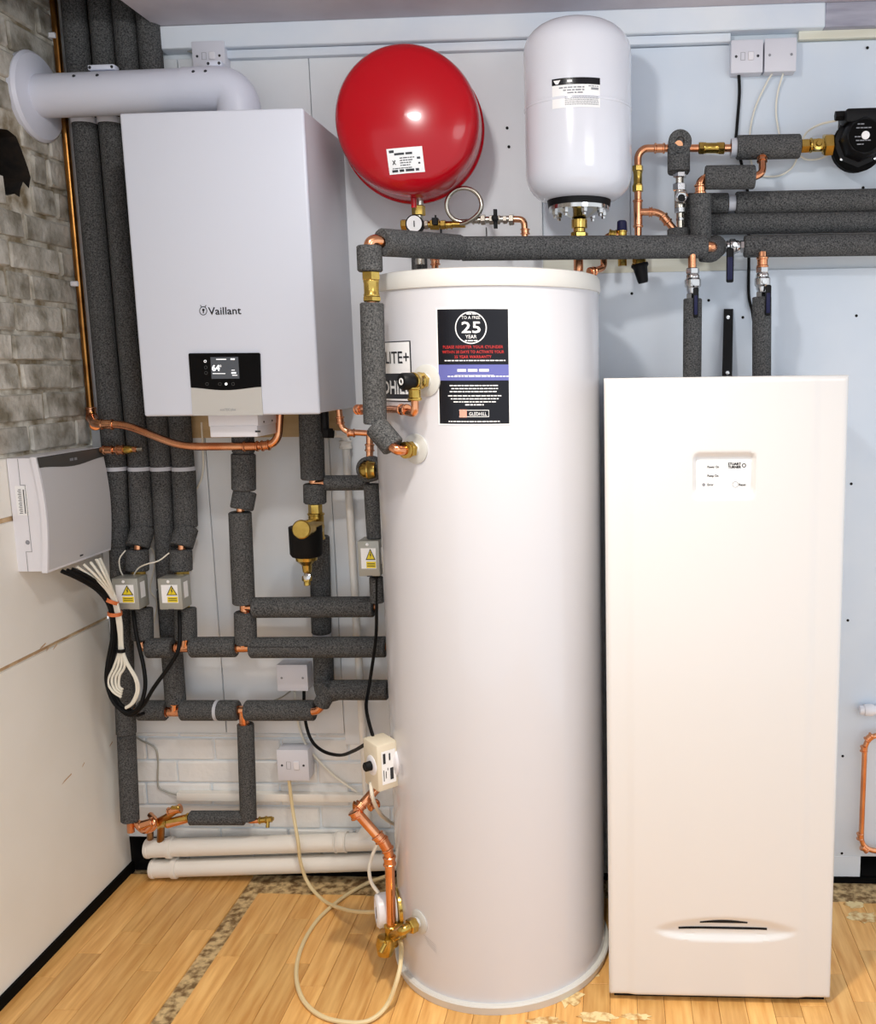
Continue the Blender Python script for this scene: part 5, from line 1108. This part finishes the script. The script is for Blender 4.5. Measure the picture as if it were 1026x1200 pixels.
cable('cable', 'thin grey wire joining the two zone valves across the middle riser', [P(156, 675, -0.13), P(162, 666, -0.15), P(172, 661, -0.16), P(186, 657, -0.155), P(198, 648, -0.15)], 0.0020, 'cable_white')
cable('cable', 'thin white wires curling on the wall between the zone valves', [P(176, 640, -0.02), P(182, 655, -0.016), P(176, 690, -0.016), P(184, 705, -0.016), P(180, 730, -0.016)], 0.0022, 'cable_white')
cable('cable', 'thin grey cable painted over on the wall beside the lowest riser', [P(155, 861, -0.012), P(166, 868, -0.012), P(181, 876, -0.012), P(185, 890, -0.012), P(185, 920, -0.012), P(193, 927, -0.012), P(208, 932, -0.016)], 0.0026, 'box_grey')
cable('cable', 'grey cable looping from the ceiling into the fused switch behind the flue', [P(201, 25, -0.03), P(205, 38, -0.02), P(214, 55, -0.02), P(228, 62, -0.03)], 0.004, 'box_grey')
cable('cable', 'pale cables tucked behind the lagged riser under the boiler', [P(236, 495, -0.02), P(238, 540, -0.014), P(236, 560, -0.014), P(229, 576, -0.014)], 0.003, 'cable_white')
cable('cable', 'black cable leaving the cylinder-side zone valve and sagging to the thermostat', [P(441, 676, -0.215), P(441, 715, -0.215), P(440, 750, -0.21), P(433, 800, -0.20), P(429, 830, -0.26), P(437, 864, -0.47)], 0.0046, 'black_rubber')
cable('cable', 'black cable sagging from the plain junction box to the immersion thermostat', [P(356, 808, -0.04), P(357, 840, -0.05), P(364, 866, -0.07), P(378, 880, -0.10), P(398, 885, -0.16), P(414, 880, -0.30), P(428, 872, -0.47)], 0.0048, 'black_rubber')
cable('cable', 'white cable slanting down the wall behind the fused switch to the trunking', [P(345, 810, -0.03), P(350, 850, -0.016), P(362, 878, -0.016), P(390, 908, -0.016), P(418, 928, -0.02)], 0.0036, 'cable_white')
cable('cable', 'thin grey wire curving from the plain junction box behind the lowest run', [P(340, 810, -0.03), P(330, 817, -0.016), P(315, 823, -0.016)], 0.0022, 'box_grey')
cable('flex', 'cream flex from the fused switch to the lower immersion heater', [P(338.5, 914, -0.05), P(343, 950, -0.05), P(349, 985, -0.095), P(352, 1010, -0.095), P(361, 1035, -0.10), P(380, 1056, -0.16), P(405, 1066, -0.28), P(428, 1069, -0.36), P(444, 1068, -0.42)], 0.0052, 'cable_cream', 'flex')
f_ = [PZ(452, 1027, 0.04), PZ(430, 1035, 0.006), PZ(400, 1053, 0.006), PZ(372, 1078, 0.006), PZ(354, 1108, 0.006), PZ(347, 1140, 0.006), PZ(354, 1170, 0.006), PZ(375, 1190, 0.006), PZ(405, 1198, 0.006), PZ(432, 1196, 0.008), PZ(453, 1178, 0.02), P(466, 1145, -0.61), P(470, 1118, -0.56), P(468, 1100, -0.50), P(458, 1075, -0.45)]
cable('flex', 'thick cream flex lying on the floor in a wide loop beside the cylinder', f_, 0.0056, 'cable_cream', 'flex')
cable('flex', 'white flex looping behind the copper feed pipe to the lower immersion heater', [P(445, 983, -0.44), P(437, 1000, -0.45), P(432.5, 1018, -0.46), P(435, 1034, -0.46), P(443, 1046, -0.46)], 0.0046, 'cable_white', 'flex')
cable('flex', 'white flex dropping from the immersion thermostat into the gap by the cylinder', [P(434, 916, -0.50), P(437, 937, -0.50), P(445, 953, -0.42), P(455, 962, -0.28), P(466, 968, -0.16)], 0.0050, 'cable_white', 'flex')
